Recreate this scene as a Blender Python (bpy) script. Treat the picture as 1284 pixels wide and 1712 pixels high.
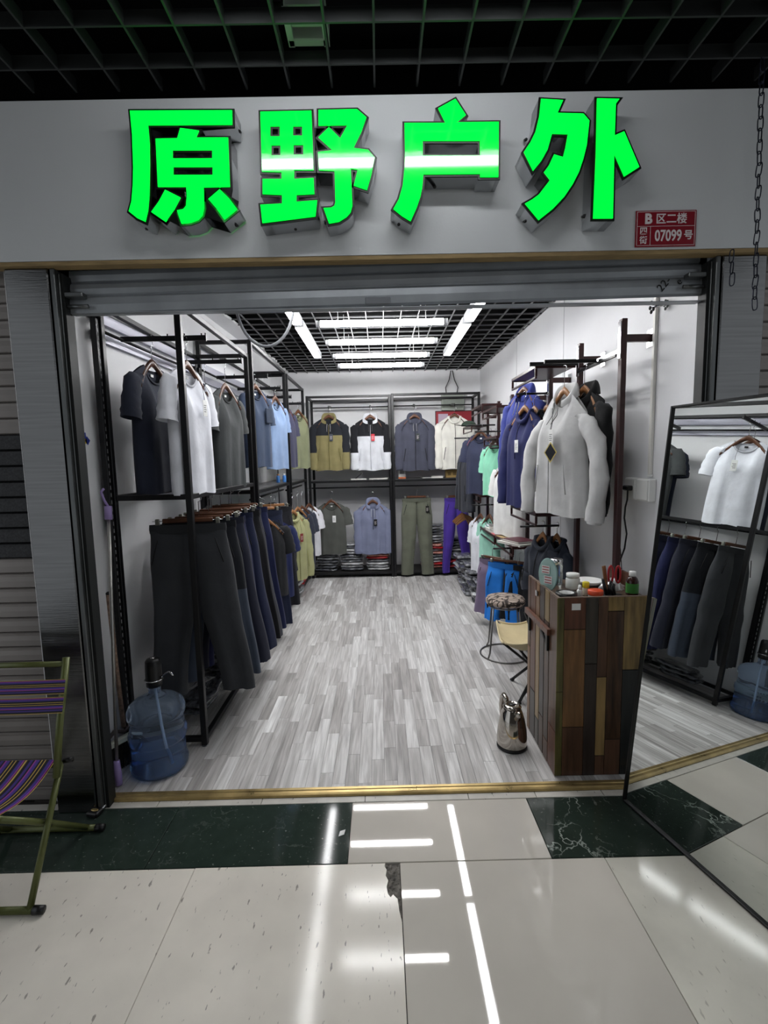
import bpy, math, random
from mathutils import Vector, Matrix
PI = math.pi
rad = math.radians
S = bpy.context.scene
for o in list(bpy.data.objects):
    bpy.data.objects.remove(o)
COL = S.collection

# ------------------------------------------------------------------ camera
CAM = (0.0, 0.0, 1.5)
PITCH, YAW, ROLL, FPX = rad(6.16), rad(0.33), rad(1.23), 812.0
fw = Vector((math.sin(YAW) * math.cos(PITCH), math.cos(YAW) * math.cos(PITCH), -math.sin(PITCH)))
r0 = Vector((math.cos(YAW), -math.sin(YAW), 0))
d0 = fw.cross(r0)
rt = r0 * math.cos(ROLL) + d0 * math.sin(ROLL)
dn = d0 * math.cos(ROLL) - r0 * math.sin(ROLL)
cd = bpy.data.cameras.new('camera')
cd.sensor_fit = 'VERTICAL'
cd.sensor_height = 36.0
cd.sensor_width = 27.0
cd.lens = FPX / 1712 * 36.0
cd.clip_start = 0.02
cam = bpy.data.objects.new('camera', cd)
COL.objects.link(cam)
cam.matrix_world = Matrix(((rt.x, -dn.x, -fw.x, CAM[0]), (rt.y, -dn.y, -fw.y, CAM[1]), (rt.z, -dn.z, -fw.z, CAM[2]), (0, 0, 0, 1)))
S.camera = cam

# ------------------------------------------------------------------ world, exposure, lamp strengths
W = bpy.data.worlds.new('world')
S.world = W
W.use_nodes = True
W.node_tree.nodes['Background'].inputs[0].default_value = (0.8, 0.85, 0.9, 1)
W.node_tree.nodes['Background'].inputs[1].default_value = 0.34
S.view_settings.view_transform = 'Standard'
S.view_settings.look = 'None'
S.view_settings.gamma = 1.0
S.view_settings.use_curve_mapping = False
S.view_settings.exposure = 1.15
SHOP_TUBE = 23.0      # emission of the shop tubes
HALL_TUBE = 11.0      # emission of the corridor batten lamp and the added fill lamp
SIGN_GREEN = 0.48

# ------------------------------------------------------------------ materials
def lin(c):
    return tuple(((v / 255) / 12.92 if v / 255 <= 0.04045 else ((v / 255 + 0.055) / 1.055) ** 2.4) for v in c)

MATS = {}
def mat(name, rgb, rough=0.5, metal=0.0, var=0.0, scale=20.0, bump=0.0, bscale=60.0, emit=0.0, spec=0.5, coat=0.0,
        stretch=(1, 1, 1), trans=0.0, ior=1.45, sheen=0.0, rvar=0.0):
    if name in MATS:
        return MATS[name]
    m = bpy.data.materials.new(name)
    m.use_nodes = True
    nt = m.node_tree
    b = nt.nodes['Principled BSDF']
    c = lin(rgb)
    b.inputs['Base Color'].default_value = (*c, 1)
    b.inputs['Roughness'].default_value = rough
    b.inputs['Metallic'].default_value = metal
    b.inputs['Specular IOR Level'].default_value = spec
    b.inputs['Coat Weight'].default_value = coat
    b.inputs['Coat Roughness'].default_value = 0.08
    b.inputs['Transmission Weight'].default_value = trans
    b.inputs['IOR'].default_value = ior
    b.inputs['Sheen Weight'].default_value = sheen
    if emit:
        b.inputs['Emission Color'].default_value = (*c, 1)
        b.inputs['Emission Strength'].default_value = emit
    if var or bump or rvar:
        tc = nt.nodes.new('ShaderNodeTexCoord')
        mp = nt.nodes.new('ShaderNodeMapping')
        mp.inputs['Scale'].default_value = stretch
        nt.links.new(tc.outputs['Object'], mp.inputs[0])
    if var or rvar:
        n = nt.nodes.new('ShaderNodeTexNoise')
        n.inputs['Scale'].default_value = scale
        n.inputs['Detail'].default_value = 5
        nt.links.new(mp.outputs[0], n.inputs['Vector'])
    if var:
        r = nt.nodes.new('ShaderNodeValToRGB')
        r.color_ramp.elements[0].position = 0.3
        r.color_ramp.elements[1].position = 0.7
        r.color_ramp.elements[0].color = (*[max(0, v * (1 - var)) for v in c], 1)
        r.color_ramp.elements[1].color = (*[min(1, v * (1 + var)) for v in c], 1)
        nt.links.new(n.outputs['Fac'], r.inputs[0])
        nt.links.new(r.outputs[0], b.inputs['Base Color'])
    if rvar:
        mr = nt.nodes.new('ShaderNodeMapRange')
        mr.inputs['To Min'].default_value = max(0, rough - rvar)
        mr.inputs['To Max'].default_value = rough + rvar
        nt.links.new(n.outputs['Fac'], mr.inputs[0])
        nt.links.new(mr.outputs[0], b.inputs['Roughness'])
    if bump:
        n2 = nt.nodes.new('ShaderNodeTexNoise')
        n2.inputs['Scale'].default_value = bscale
        n2.inputs['Detail'].default_value = 4
        nt.links.new(mp.outputs[0], n2.inputs['Vector'])
        bp = nt.nodes.new('ShaderNodeBump')
        bp.inputs['Strength'].default_value = bump
        bp.inputs['Distance'].default_value = 0.01
        nt.links.new(n2.outputs['Fac'], bp.inputs['Height'])
        nt.links.new(bp.outputs[0], b.inputs['Normal'])
    MATS[name] = m
    return m

def cloth(rgb, rough=0.85, name=None):
    k = name or 'cloth_%d_%d_%d' % rgb
    return mat(k, rgb, rough, var=0.10, scale=9, bump=0.35, bscale=14, sheen=0.08, spec=0.25)

def twotone(lo, hi, z):
    k = 'two_%s_%s_%d' % (lo, hi, int(-z * 1000))
    if k in MATS: return MATS[k]
    m = cloth(lo, name=k)
    nt = m.node_tree
    b = nt.nodes['Principled BSDF']
    src = b.inputs['Base Color'].links[0].from_socket
    tc = [n for n in nt.nodes if n.type == 'TEX_COORD'][0]
    sx = nt.nodes.new('ShaderNodeSeparateXYZ'); nt.links.new(tc.outputs['Object'], sx.inputs[0])
    gt = nt.nodes.new('ShaderNodeMath'); gt.operation = 'GREATER_THAN'; gt.inputs[1].default_value = z
    nt.links.new(sx.outputs[2], gt.inputs[0])
    mx = nt.nodes.new('ShaderNodeMix'); mx.data_type = 'RGBA'
    nt.links.new(gt.outputs[0], mx.inputs['Factor']); nt.links.new(src, mx.inputs[6]); mx.inputs[7].default_value = (*lin(hi), 1)
    nt.links.new(mx.outputs[2], b.inputs['Base Color'])
    return m

def plank_mat():
    m = bpy.data.materials.new('laminate_plank')
    m.use_nodes = True
    nt = m.node_tree
    N, L = nt.nodes.new, nt.links.new
    b = nt.nodes['Principled BSDF']
    oi = N('ShaderNodeObjectInfo')
    ge = N('ShaderNodeNewGeometry')
    ad = N('ShaderNodeMath'); ad.operation = 'ADD'
    L(oi.outputs['Random'], ad.inputs[0]); L(ge.outputs['Random Per Island'], ad.inputs[1])
    fr = N('ShaderNodeMath'); fr.operation = 'FRACT'
    L(ad.outputs[0], fr.inputs[0])
    r = N('ShaderNodeValToRGB')
    cr = r.color_ramp
    for p, c in ((0.0, (186, 183, 181)), (0.25, (204, 202, 200)), (0.5, (216, 215, 213)), (0.75, (198, 193, 190)), (1.0, (226, 225, 224))):
        e = cr.elements[0] if p == 0 else (cr.elements[1] if p == 1 else cr.elements.new(p))
        e.color = (*lin(c), 1)
        e.position = p
    L(fr.outputs[0], r.inputs[0])
    mul = N('ShaderNodeMath'); mul.operation = 'MULTIPLY'; mul.inputs[1].default_value = 37.0
    L(fr.outputs[0], mul.inputs[0])
    cx = N('ShaderNodeCombineXYZ'); L(mul.outputs[0], cx.inputs[0]); L(mul.outputs[0], cx.inputs[2])
    va = N('ShaderNodeVectorMath'); va.operation = 'ADD'
    L(ge.outputs['Position'], va.inputs[0]); L(cx.outputs[0], va.inputs[1])
    mp = N('ShaderNodeMapping'); mp.inputs['Scale'].default_value = (60, 3.2, 1)
    L(va.outputs[0], mp.inputs[0])
    n = N('ShaderNodeTexNoise'); n.inputs['Scale'].default_value = 1.0; n.inputs['Detail'].default_value = 6; n.inputs['Distortion'].default_value = 0.8
    L(mp.outputs[0], n.inputs['Vector'])
    mp2 = N('ShaderNodeMapping'); mp2.inputs['Scale'].default_value = (22, 1.6, 1)
    L(va.outputs[0], mp2.inputs[0])
    wv = N('ShaderNodeTexNoise'); wv.inputs['Scale'].default_value = 1.0; wv.inputs['Detail'].default_value = 2; wv.inputs['Distortion'].default_value = 1.5
    L(mp2.outputs[0], wv.inputs['Vector'])
    r2 = N('ShaderNodeValToRGB')
    r2.color_ramp.elements[0].position = 0.32; r2.color_ramp.elements[0].color = (0.74, 0.735, 0.73, 1)
    r2.color_ramp.elements[1].position = 0.62; r2.color_ramp.elements[1].color = (1.08, 1.08, 1.08, 1)
    L(n.outputs['Fac'], r2.inputs[0])
    r3 = N('ShaderNodeValToRGB')
    r3.color_ramp.elements[0].position = 0.38; r3.color_ramp.elements[0].color = (0.86, 0.855, 0.85, 1)
    r3.color_ramp.elements[1].position = 0.6; r3.color_ramp.elements[1].color = (1.05, 1.05, 1.05, 1)
    L(wv.outputs['Fac'], r3.inputs[0])
    mx = N('ShaderNodeMix'); mx.data_type = 'RGBA'; mx.blend_type = 'MULTIPLY'; mx.inputs['Factor'].default_value = 1.0
    L(r.outputs[0], mx.inputs[6]); L(r2.outputs[0], mx.inputs[7])
    mx2 = N('ShaderNodeMix'); mx2.data_type = 'RGBA'; mx2.blend_type = 'MULTIPLY'; mx2.inputs['Factor'].default_value = 0.9
    L(mx.outputs[2], mx2.inputs[6]); L(r3.outputs[0], mx2.inputs[7])
    mp3 = N('ShaderNodeMapping'); mp3.inputs['Scale'].default_value = (1.0, 0.085, 1)
    L(va.outputs[0], mp3.inputs[0])
    wt = N('ShaderNodeTexWave'); wt.wave_type = 'RINGS'; wt.inputs['Scale'].default_value = 16; wt.inputs['Distortion'].default_value = 5; wt.inputs['Detail'].default_value = 2; wt.inputs['Detail Scale'].default_value = 1.2
    L(mp3.outputs[0], wt.inputs['Vector'])
    r4 = N('ShaderNodeValToRGB')
    r4.color_ramp.elements[0].position = 0.05; r4.color_ramp.elements[0].color = (0.78, 0.77, 0.765, 1)
    r4.color_ramp.elements[1].position = 0.45; r4.color_ramp.elements[1].color = (1.0, 1.0, 1.0, 1)
    L(wt.outputs['Fac'], r4.inputs[0])
    mx3 = N('ShaderNodeMix'); mx3.data_type = 'RGBA'; mx3.blend_type = 'MULTIPLY'; mx3.inputs['Factor'].default_value = 0.9
    L(mx2.outputs[2], mx3.inputs[6]); L(r4.outputs[0], mx3.inputs[7])
    L(mx3.outputs[2], b.inputs['Base Color'])
    b.inputs['Roughness'].default_value = 0.42
    b.inputs['Specular IOR Level'].default_value = 0.3
    return m

def tile_mat(name, rgb, rough, scuff, scuff_rgb, vein=None, scale=6.0):
    """glazed floor tile: faint mottling, scuff marks, optional white veins"""
    m = bpy.data.materials.new(name)
    m.use_nodes = True
    nt = m.node_tree
    N, L = nt.nodes.new, nt.links.new
    b = nt.nodes['Principled BSDF']
    ge = N('ShaderNodeNewGeometry')
    n1 = N('ShaderNodeTexNoise'); n1.inputs['Scale'].default_value = scale; n1.inputs['Detail'].default_value = 6
    L(ge.outputs['Position'], n1.inputs['Vector'])
    c = lin(rgb)
    r = N('ShaderNodeValToRGB')
    r.color_ramp.elements[0].position = 0.3; r.color_ramp.elements[0].color = (*[v * 0.86 for v in c], 1)
    r.color_ramp.elements[1].position = 0.7; r.color_ramp.elements[1].color = (*[min(1, v * 1.08) for v in c], 1)
    L(n1.outputs['Fac'], r.inputs[0])
    out = r.outputs[0]
    if scuff:
        mp = N('ShaderNodeMapping'); mp.inputs['Rotation'].default_value = (0, 0, rad(-24)); mp.inputs['Scale'].default_value = (75, 22, 1)
        L(ge.outputs['Position'], mp.inputs[0])
        n2 = N('ShaderNodeTexNoise'); n2.inputs['Scale'].default_value = 1.0; n2.inputs['Detail'].default_value = 3
        L(mp.outputs[0], n2.inputs['Vector'])
        r2 = N('ShaderNodeValToRGB')
        r2.color_ramp.elements[0].position = 0.66; r2.color_ramp.elements[0].color = (0, 0, 0, 1)
        r2.color_ramp.elements[1].position = 0.70; r2.color_ramp.elements[1].color = (scuff, scuff, scuff, 1)
        L(n2.outputs['Fac'], r2.inputs[0])
        mx = N('ShaderNodeMix'); mx.data_type = 'RGBA'
        L(r2.outputs[0], mx.inputs['Factor']); L(out, mx.inputs[6]); mx.inputs[7].default_value = (*lin(scuff_rgb), 1)
        out = mx.outputs[2]
    if vein:
        v = N('ShaderNodeTexVoronoi'); v.feature = 'DISTANCE_TO_EDGE'; v.inputs['Scale'].default_value = 7.0
        nv = N('ShaderNodeTexNoise'); nv.inputs['Scale'].default_value = 5; nv.inputs['Detail'].default_value = 6
        L(ge.outputs['Position'], nv.inputs['Vector'])
        mxv = N('ShaderNodeMix'); mxv.data_type = 'RGBA'; mxv.inputs['Factor'].default_value = 0.35
        L(ge.outputs['Position'], mxv.inputs[6]); L(nv.outputs['Color'], mxv.inputs[7])
        L(mxv.outputs[2], v.inputs['Vector'])
        rv = N('ShaderNodeValToRGB')
        rv.color_ramp.elements[0].position = 0.0; rv.color_ramp.elements[0].color = (1, 1, 1, 1)
        rv.color_ramp.elements[1].position = 0.022; rv.color_ramp.elements[1].color = (0, 0, 0, 1)
        L(v.outputs['Distance'], rv.inputs[0])
        nm = N('ShaderNodeTexNoise'); nm.inputs['Scale'].default_value = 3.1; nm.inputs['Detail'].default_value = 2
        L(ge.outputs['Position'], nm.inputs['Vector'])
        rm = N('ShaderNodeValToRGB')
        rm.color_ramp.elements[0].position = 0.5; rm.color_ramp.elements[0].color = (0, 0, 0, 1)
        rm.color_ramp.elements[1].position = 0.62; rm.color_ramp.elements[1].color = (vein, vein, vein, 1)
        L(nm.outputs['Fac'], rm.inputs[0])
        mm = N('ShaderNodeMath'); mm.operation = 'MULTIPLY'
        L(rv.outputs[0], mm.inputs[0]); L(rm.outputs[0], mm.inputs[1])
        sp = N('ShaderNodeTexNoise'); sp.inputs['Scale'].default_value = 70; sp.inputs['Detail'].default_value = 2
        L(ge.outputs['Position'], sp.inputs['Vector'])
        rs = N('ShaderNodeValToRGB')
        rs.color_ramp.elements[0].position = 0.66; rs.color_ramp.elements[0].color = (0, 0, 0, 1)
        rs.color_ramp.elements[1].position = 0.8; rs.color_ramp.elements[1].color = (0.5, 0.5, 0.5, 1)
        L(sp.outputs['Fac'], rs.inputs[0])
        mm2 = N('ShaderNodeMath'); mm2.operation = 'MAXIMUM'
        L(mm.outputs[0], mm2.inputs[0]); L(rs.outputs[0], mm2.inputs[1])
        mx = N('ShaderNodeMix'); mx.data_type = 'RGBA'
        L(mm2.outputs[0], mx.inputs['Factor']); L(out, mx.inputs[6]); mx.inputs[7].default_value = (*lin((170, 178, 170)), 1)
        out = mx.outputs[2]
    L(out, b.inputs['Base Color'])
    b.inputs['Roughness'].default_value = rough
    b.inputs['Specular IOR Level'].default_value = 0.5 if rough < 0.05 else 0.3
    return m

M_BLACK = mat('black_powder_coated_steel', (26, 26, 28), 0.38, 0.3, var=0.15, scale=30)
M_MAROON = mat('dark_red_lacquered_steel', (52, 24, 24), 0.3, 0.1, var=0.25, scale=14)
M_CHROME = mat('chrome', (215, 215, 218), 0.12, 1.0)
M_STEEL = mat('brushed_stainless', (104, 104, 104), 0.18, 1.0, var=0.12, scale=3, stretch=(1, 1, 40), bump=0.05, bscale=8)
M_GALV = mat('galvanised_shutter', (150, 154, 158), 0.4, 0.3, var=0.15, scale=6, bump=0.06, bscale=20)
M_WALL = mat('white_wall_board', (232, 232, 234), 0.7, var=0.03, scale=2.5, bump=0.05, bscale=90)
M_WOODH = mat('hanger_wood', (92, 58, 40), 0.35, var=0.3, scale=8, stretch=(1, 6, 6))
M_WOODL = mat('light_hanger_wood', (150, 104, 66), 0.4, var=0.2, scale=8, stretch=(1, 6, 6))
M_WHITE = mat('white_plastic', (235, 235, 232), 0.4)
M_BLKP = mat('black_plastic', (18, 18, 19), 0.35)
M_CARD = mat('white_card', (238, 238, 236), 0.6)
M_TEXT = mat('printed_grey', (95, 95, 98), 0.7)
M_STRING = mat('dark_string', (40, 40, 44), 0.8)

# ------------------------------------------------------------------ mesh helpers
class MB:
    def __init__(s):
        s.v = []; s.f = []; s.m = []
    def add(s, vs, fs, mi=0):
        b = len(s.v)
        s.v += [tuple(p) for p in vs]
        s.f += [tuple(i + b for i in f) for f in fs]
        s.m += [mi] * len(fs)
        return s
    def box(s, x0, x1, y0, y1, z0, z1, mi=0, bev=0.0):
        if bev <= 0:
            vs = [(x, y, z) for x in (x0, x1) for y in (y0, y1) for z in (z0, z1)]
            return s.add(vs, [(0, 1, 3, 2), (4, 6, 7, 5), (0, 4, 5, 1), (2, 3, 7, 6), (0, 2, 6, 4), (1, 5, 7, 3)], mi)
        b = min(bev, abs(x1 - x0) / 2.2, abs(y1 - y0) / 2.2, abs(z1 - z0) / 2.2)
        # chamfered box: 24 verts
        vs = []; idx = {}
        for i, x in enumerate((x0, x1)):
            for j, y in enumerate((y0, y1)):
                for k, z in enumerate((z0, z1)):
                    sx, sy, sz = (b if i == 0 else -b), (b if j == 0 else -b), (b if k == 0 else -b)
                    idx[i, j, k] = len(vs)
                    vs += [(x, y + sy, z + sz), (x + sx, y, z + sz), (x + sx, y + sy, z)]
        I = lambda i, j, k, a: idx[i, j, k] + a
        fs = []
        fs.append((I(0,0,0,0), I(0,0,1,0), I(0,1,1,0), I(0,1,0,0)))
        fs.append((I(1,0,0,0), I(1,1,0,0), I(1,1,1,0), I(1,0,1,0)))
        fs.append((I(0,0,0,1), I(1,0,0,1), I(1,0,1,1), I(0,0,1,1)))
        fs.append((I(0,1,0,1), I(0,1,1,1), I(1,1,1,1), I(1,1,0,1)))
        fs.append((I(0,0,0,2), I(0,1,0,2), I(1,1,0,2), I(1,0,0,2)))
        fs.append((I(0,0,1,2), I(1,0,1,2), I(1,1,1,2), I(0,1,1,2)))
        for j in (0, 1):
            for k in (0, 1):
                fs.append((I(0,j,k,1), I(1,j,k,1), I(1,j,k,2), I(0,j,k,2)))
        for i in (0, 1):
            for k in (0, 1):
                fs.append((I(i,0,k,0), I(i,1,k,0), I(i,1,k,2), I(i,0,k,2)))
            for j in (0, 1):
                fs.append((I(i,j,0,0), I(i,j,1,0), I(i,j,1,1), I(i,j,0,1)))
        for i in (0, 1):
            for j in (0, 1):
                for k in (0, 1):
                    fs.append((I(i,j,k,0), I(i,j,k,1), I(i,j,k,2)))
        return s.add(vs, fs, mi)
    def bar(s, a, b, w, h, mi=0, up=(0, 0, 1)):
        """rectangular bar from a to b, w across, h along up"""
        a, b = Vector(a), Vector(b)
        d = (b - a).normalized()
        u = Vector(up)
        if abs(d.dot(u)) > 0.98:
            u = Vector((1, 0, 0))
        sd = d.cross(u).normalized()
        u = sd.cross(d).normalized()
        vs = []
        for p in (a, b):
            for i, j in ((-1, -1), (1, -1), (1, 1), (-1, 1)):
                vs.append(p + sd * (i * w / 2) + u * (j * h / 2))
        return s.add(vs, [(0, 1, 2, 3), (7, 6, 5, 4), (0, 4, 5, 1), (1, 5, 6, 2), (2, 6, 7, 3), (3, 7, 4, 0)], mi)
    def tube(s, pts, r, n=8, mi=0, closed=False, cap=True, flat=1.0):
        pts = [Vector(p) for p in pts]
        k = len(pts)
        rs = r if isinstance(r, (list, tuple)) else [r] * k
        prev = None
        vs = []
        for i, p in enumerate(pts):
            if closed:
                t = (pts[(i + 1) % k] - pts[i - 1])
            else:
                t = pts[min(i + 1, k - 1)] - pts[max(i - 1, 0)]
            t.normalize()
            if prev is None:
                q = Vector((0, 0, 1)) if abs(t.z) < 0.9 else Vector((0, 1, 0))
                x = t.cross(q).normalized()
            else:
                x = (prev - t * prev.dot(t)).normalized()
            prev = x
            y = t.cross(x)
            for j in range(n):
                a = 2 * PI * j / n
                vs.append(p + x * (rs[i] * math.cos(a)) + y * (rs[i] * math.sin(a) * flat))
        fs = []
        for i in range(k if closed else k - 1):
            i2 = (i + 1) % k
            for j in range(n):
                j2 = (j + 1) % n
                fs.append((i * n + j, i * n + j2, i2 * n + j2, i2 * n + j))
        if cap and not closed:
            fs.append(tuple(range(n - 1, -1, -1)))
            fs.append(tuple((k - 1) * n + j for j in range(n)))
        return s.add(vs, fs, mi)
    def lathe(s, prof, n=32, cx=0, cy=0, mi=0, cap0=True, cap1=True):
        vs = []
        for r, z in prof:
            for j in range(n):
                a = 2 * PI * j / n
                vs.append((cx + r * math.cos(a), cy + r * math.sin(a), z))
        fs = []
        for i in range(len(prof) - 1):
            for j in range(n):
                j2 = (j + 1) % n
                fs.append((i * n + j, i * n + j2, (i + 1) * n + j2, (i + 1) * n + j))
        if cap0: fs.append(tuple(range(n - 1, -1, -1)))
        if cap1: fs.append(tuple((len(prof) - 1) * n + j for j in range(n)))
        return s.add(vs, fs, mi)
    def sphere(s, c, rx, ry, rz, n=16, k=10, mi=0):
        vs = []
        for i in range(k + 1):
            t = PI * i / k
            for j in range(n):
                a = 2 * PI * j / n
                vs.append((c[0] + rx * math.sin(t) * math.cos(a), c[1] + ry * math.sin(t) * math.sin(a), c[2] + rz * math.cos(t)))
        fs = [(i * n + j, (i + 1) * n + j, (i + 1) * n + (j + 1) % n, i * n + (j + 1) % n) for i in range(k) for j in range(n)]
        return s.add(vs, fs, mi)
    def grid(s, fn, nu, nv, closed_u=False, mi=0):
        """fn(u, v) -> point, u and v in 0..1"""
        vs = [fn(i / (nu if closed_u else nu - 1), j / (nv - 1)) for j in range(nv) for i in range(nu)]
        fs = []
        for j in range(nv - 1):
            for i in range(nu if closed_u else nu - 1):
                i2 = (i + 1) % nu
                fs.append((j * nu + i, j * nu + i2, (j + 1) * nu + i2, (j + 1) * nu + i))
        return s.add(vs, fs, mi)
    def mesh(s, name, mats, smooth=False):
        me = bpy.data.meshes.new(name)
        me.from_pydata(s.v, [], s.f)
        for m in (mats if isinstance(mats, (list, tuple)) else [mats]):
            me.materials.append(m)
        for p, mi in zip(me.polygons, s.m):
            p.material_index = mi
            p.use_smooth = smooth
        me.update()
        return me
    def build(s, name, mats, parent=None, smooth=False, loc=(0, 0, 0), rot=None):
        return link(name, s.mesh(name, mats, smooth), parent, loc, rot)

def link(name, me, parent=None, loc=(0, 0, 0), rot=None):
    o = bpy.data.objects.new(name, me)
    COL.objects.link(o)
    o.location = loc
    if rot: o.rotation_euler = rot
    if parent: o.parent = parent
    return o

def tag(o, label=None, cat=None, group=None, kind=None):
    if label: o['label'] = label
    if cat: o['category'] = cat
    if group: o['group'] = group
    if kind: o['kind'] = kind
    return o

def thing(name, label, cat, loc=(0, 0, 0), rz=0.0, group=None):
    o = bpy.data.objects.new(name, None)
    COL.objects.link(o)
    o.location = loc
    o.rotation_euler = (0, 0, rz)
    o.empty_display_size = 0.1
    return tag(o, label, cat, group)

def struct(name, mb, mats, smooth=False, label=None):
    o = mb.build(name, mats, None, smooth)
    o['kind'] = 'structure'
    if label: o['label'] = label
    return o

def box(name, mats, parent, x0, x1, y0, y1, z0, z1, bev=0.0, loc=(0, 0, 0), rot=None):
    return MB().box(x0, x1, y0, y1, z0, z1, bev=bev).build(name, mats, parent, False, loc, rot)

def copy_tree(o, parent=None):
    c = o.copy(); COL.objects.link(c); c.parent = parent
    for ch in list(o.children):
        copy_tree(ch, c)
    return c

def text_mesh(body, size, name, m, parent, loc, rot=(PI / 2, 0, 0), off=0.0, ext=0.0006, sx=1.0, align='CENTER'):
    c = bpy.data.curves.new(name, 'FONT')
    c.body = body; c.size = size; c.align_x = align; c.align_y = 'CENTER'; c.offset = off; c.extrude = ext
    c.resolution_u = 3
    t = bpy.data.objects.new('tmp', c); COL.objects.link(t)
    bpy.context.view_layer.update()
    me = bpy.data.meshes.new_from_object(t.evaluated_get(bpy.context.evaluated_depsgraph_get()))
    bpy.data.objects.remove(t)
    for v in me.vertices: v.co.x *= sx
    me.materials.clear(); me.materials.append(m)
    return link(name, me, parent, loc, rot)

# ================================================================== THE SETTING
rnd = random.Random(7)
ZC = 2.655                       # underside of the shop's grid ceiling
YB = 6.60                        # back wall
XR = 1.35                        # right wall
def xl(y):                       # left wall runs slightly askew
    return -1.41 + (y - 2.1) * 0.035

# ---- shop floor: laminate planks
M_PLANK = plank_mat()
floor = struct('floor', MB().box(-1.6, 1.6, 2.06, 6.8, -0.05, -0.002), mat('floor_underlay', (70, 66, 62), 0.8), label='grey wood laminate floor of the shop')
PW = 0.0612
pieces = []
nx = int((XR - (-1.42)) / PW) + 1
for i in range(nx):
    x0 = -1.42 + i * PW
    x1 = min(x0 + PW, XR + 0.02)
    y = 2.085 - rnd.random() * 0.4
    while y < YB:
        ln = rnd.choice((0.26, 0.34, 0.42, 0.52, 0.62))
        a, b = max(2.085, y), min(y + ln, YB)
        if b - a > 0.02:
            pieces.append((x0, x1, a, b))
        y += ln
def show(p):
    cx, cy = (p[0] + p[1]) / 2, (p[2] + p[3]) / 2
    hid = (cx < -0.97 and cy > 2.5) or (cx > 0.82 and cy < 4.2) or cx > 1.0
    return ((p[3] - p[2]) / (cy * cy)) * (0.2 if hid else 1)
pieces.sort(key=show, reverse=True)
shared = {}
for (x0, x1, a, b) in pieces[:300]:
    k = (round(x1 - x0, 4), round(b - a, 4))
    if k not in shared:
        shared[k] = MB().box(-k[0] / 2 + 0.0004, k[0] / 2 - 0.0004, -k[1] / 2 + 0.0005, k[1] / 2 - 0.0005, -0.002, 0.006, bev=0.0007).mesh('plank', M_PLANK)
    link('plank', shared[k], floor, ((x0 + x1) / 2, (a + b) / 2, 0))
mb = MB()
for (x0, x1, a, b) in pieces[300:]:
    mb.box(x0 + 0.0004, x1 - 0.0004, a + 0.0005, b - 0.0005, -0.002, 0.006)
tag(mb.build('planks_beyond', M_PLANK, floor), kind='stuff')

# ---- corridor floor: big glazed tiles
T_OLD = tile_mat('cream_tile_worn', (230, 223, 212), 0.11, 0.7, (112, 104, 98), scale=3.0)
T_NEW = tile_mat('cream_tile_glossy', (208, 202, 192), 0.03, 0.0, (0, 0, 0), scale=1.5)
T_OLD2 = tile_mat('grey_tile_worn', (216, 212, 200), 0.09, 0.4, (120, 112, 100), scale=4.0)
T_DARK = tile_mat('dark_green_tile', (44, 55, 49), 0.07, 0.25, (70, 82, 76), vein=0.12, scale=18)
T_DARKV = tile_mat('dark_green_tile_veined', (42, 52, 46), 0.07, 0.15, (70, 82, 76), vein=1.0, scale=14)
T_STRIP = tile_mat('pale_marble_strip', (196, 192, 184), 0.3, 0.7, (90, 84, 80), scale=9)
M_CONC = mat('broken_concrete', (112, 108, 102), 0.95, var=0.5, scale=40, bump=1.0, bscale=60)
hall = struct('floor_corridor', MB().box(-3.2, 3.2, -2.6, 2.2, -0.06, -0.012), mat('tile_grout', (58, 54, 50), 0.9), label='tiled corridor floor in cream and dark green')
G = 0.0012
def tile(x0, x1, y0, y1, m, z=0.0):
    return box('tile', m, hall, x0 + G, x1 - G, y0 + G, y1 - G, -0.012, z, bev=0.0012)
for x0, x1, m in ((-2.445, -1.68, T_DARK), (-1.68, -0.915, T_DARK), (-0.915, -0.155, T_DARK), (-0.155, 0.612, T_NEW), (0.612, 1.378, T_DARKV), (1.378, 2.145, T_NEW), (2.145, 2.9, T_DARK)):
    tile(x0, x1, 1.667, 1.993, m)
xs = -2.4
while xs < 2.4:
    ln = rnd.choice((0.3, 0.38, 0.46))
    tile(xs, xs + ln, 1.994, 2.034, T_STRIP)
    xs += ln
EX = (-2.253, -1.488, -0.723, 0.04, 0.808, 1.573, 2.338)
ROW1 = (T_OLD, T_OLD, None, T_NEW, T_OLD2, T_OLD2)
for i, m in enumerate(ROW1):
    if m: tile(EX[i], EX[i + 1], 0.9, 1.665, m, z=0.0006 if m is T_NEW else 0)
for r in range(1, 5):
    for i in range(6):
        tile(EX[i], EX[i + 1], 0.9 - 0.765 * r, 0.9 - 0.765 * (r - 1), (T_OLD, T_OLD2, T_NEW)[(i + r) % 3])
# the broken tile
edge = [(-0.722, 0.901), (0.0385, 0.901), (0.0385, 1.43), (0.031, 1.47), (0.027, 1.515), (0.012, 1.532), (0.003, 1.522), (-0.006, 1.535), (-0.010, 1.565), (-0.004, 1.59), (-0.013, 1.61), (-0.009, 1.635), (-0.017, 1.652), (-0.014, 1.664), (-0.722, 1.664)]
n = len(edge)
MB().add([(x, y, 0.0) for x, y in edge] + [(x, y, -0.012) for x, y in edge],
         [tuple(range(n))] + [(i, i + n, (i + 1) % n + n, (i + 1) % n) for i in range(n)]).build('tile', T_OLD, hall)
def conc(u, v):
    x, y = -0.022 + u * 0.061, 1.42 + v * 0.244
    return (x, y, -0.0105 + 0.007 * (0.5 + 0.5 * math.sin(x * 310 + y * 90) * math.cos(y * 170 - x * 60)))
MB().grid(conc, 10, 30).build('concrete_patch', M_CONC, hall)

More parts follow.
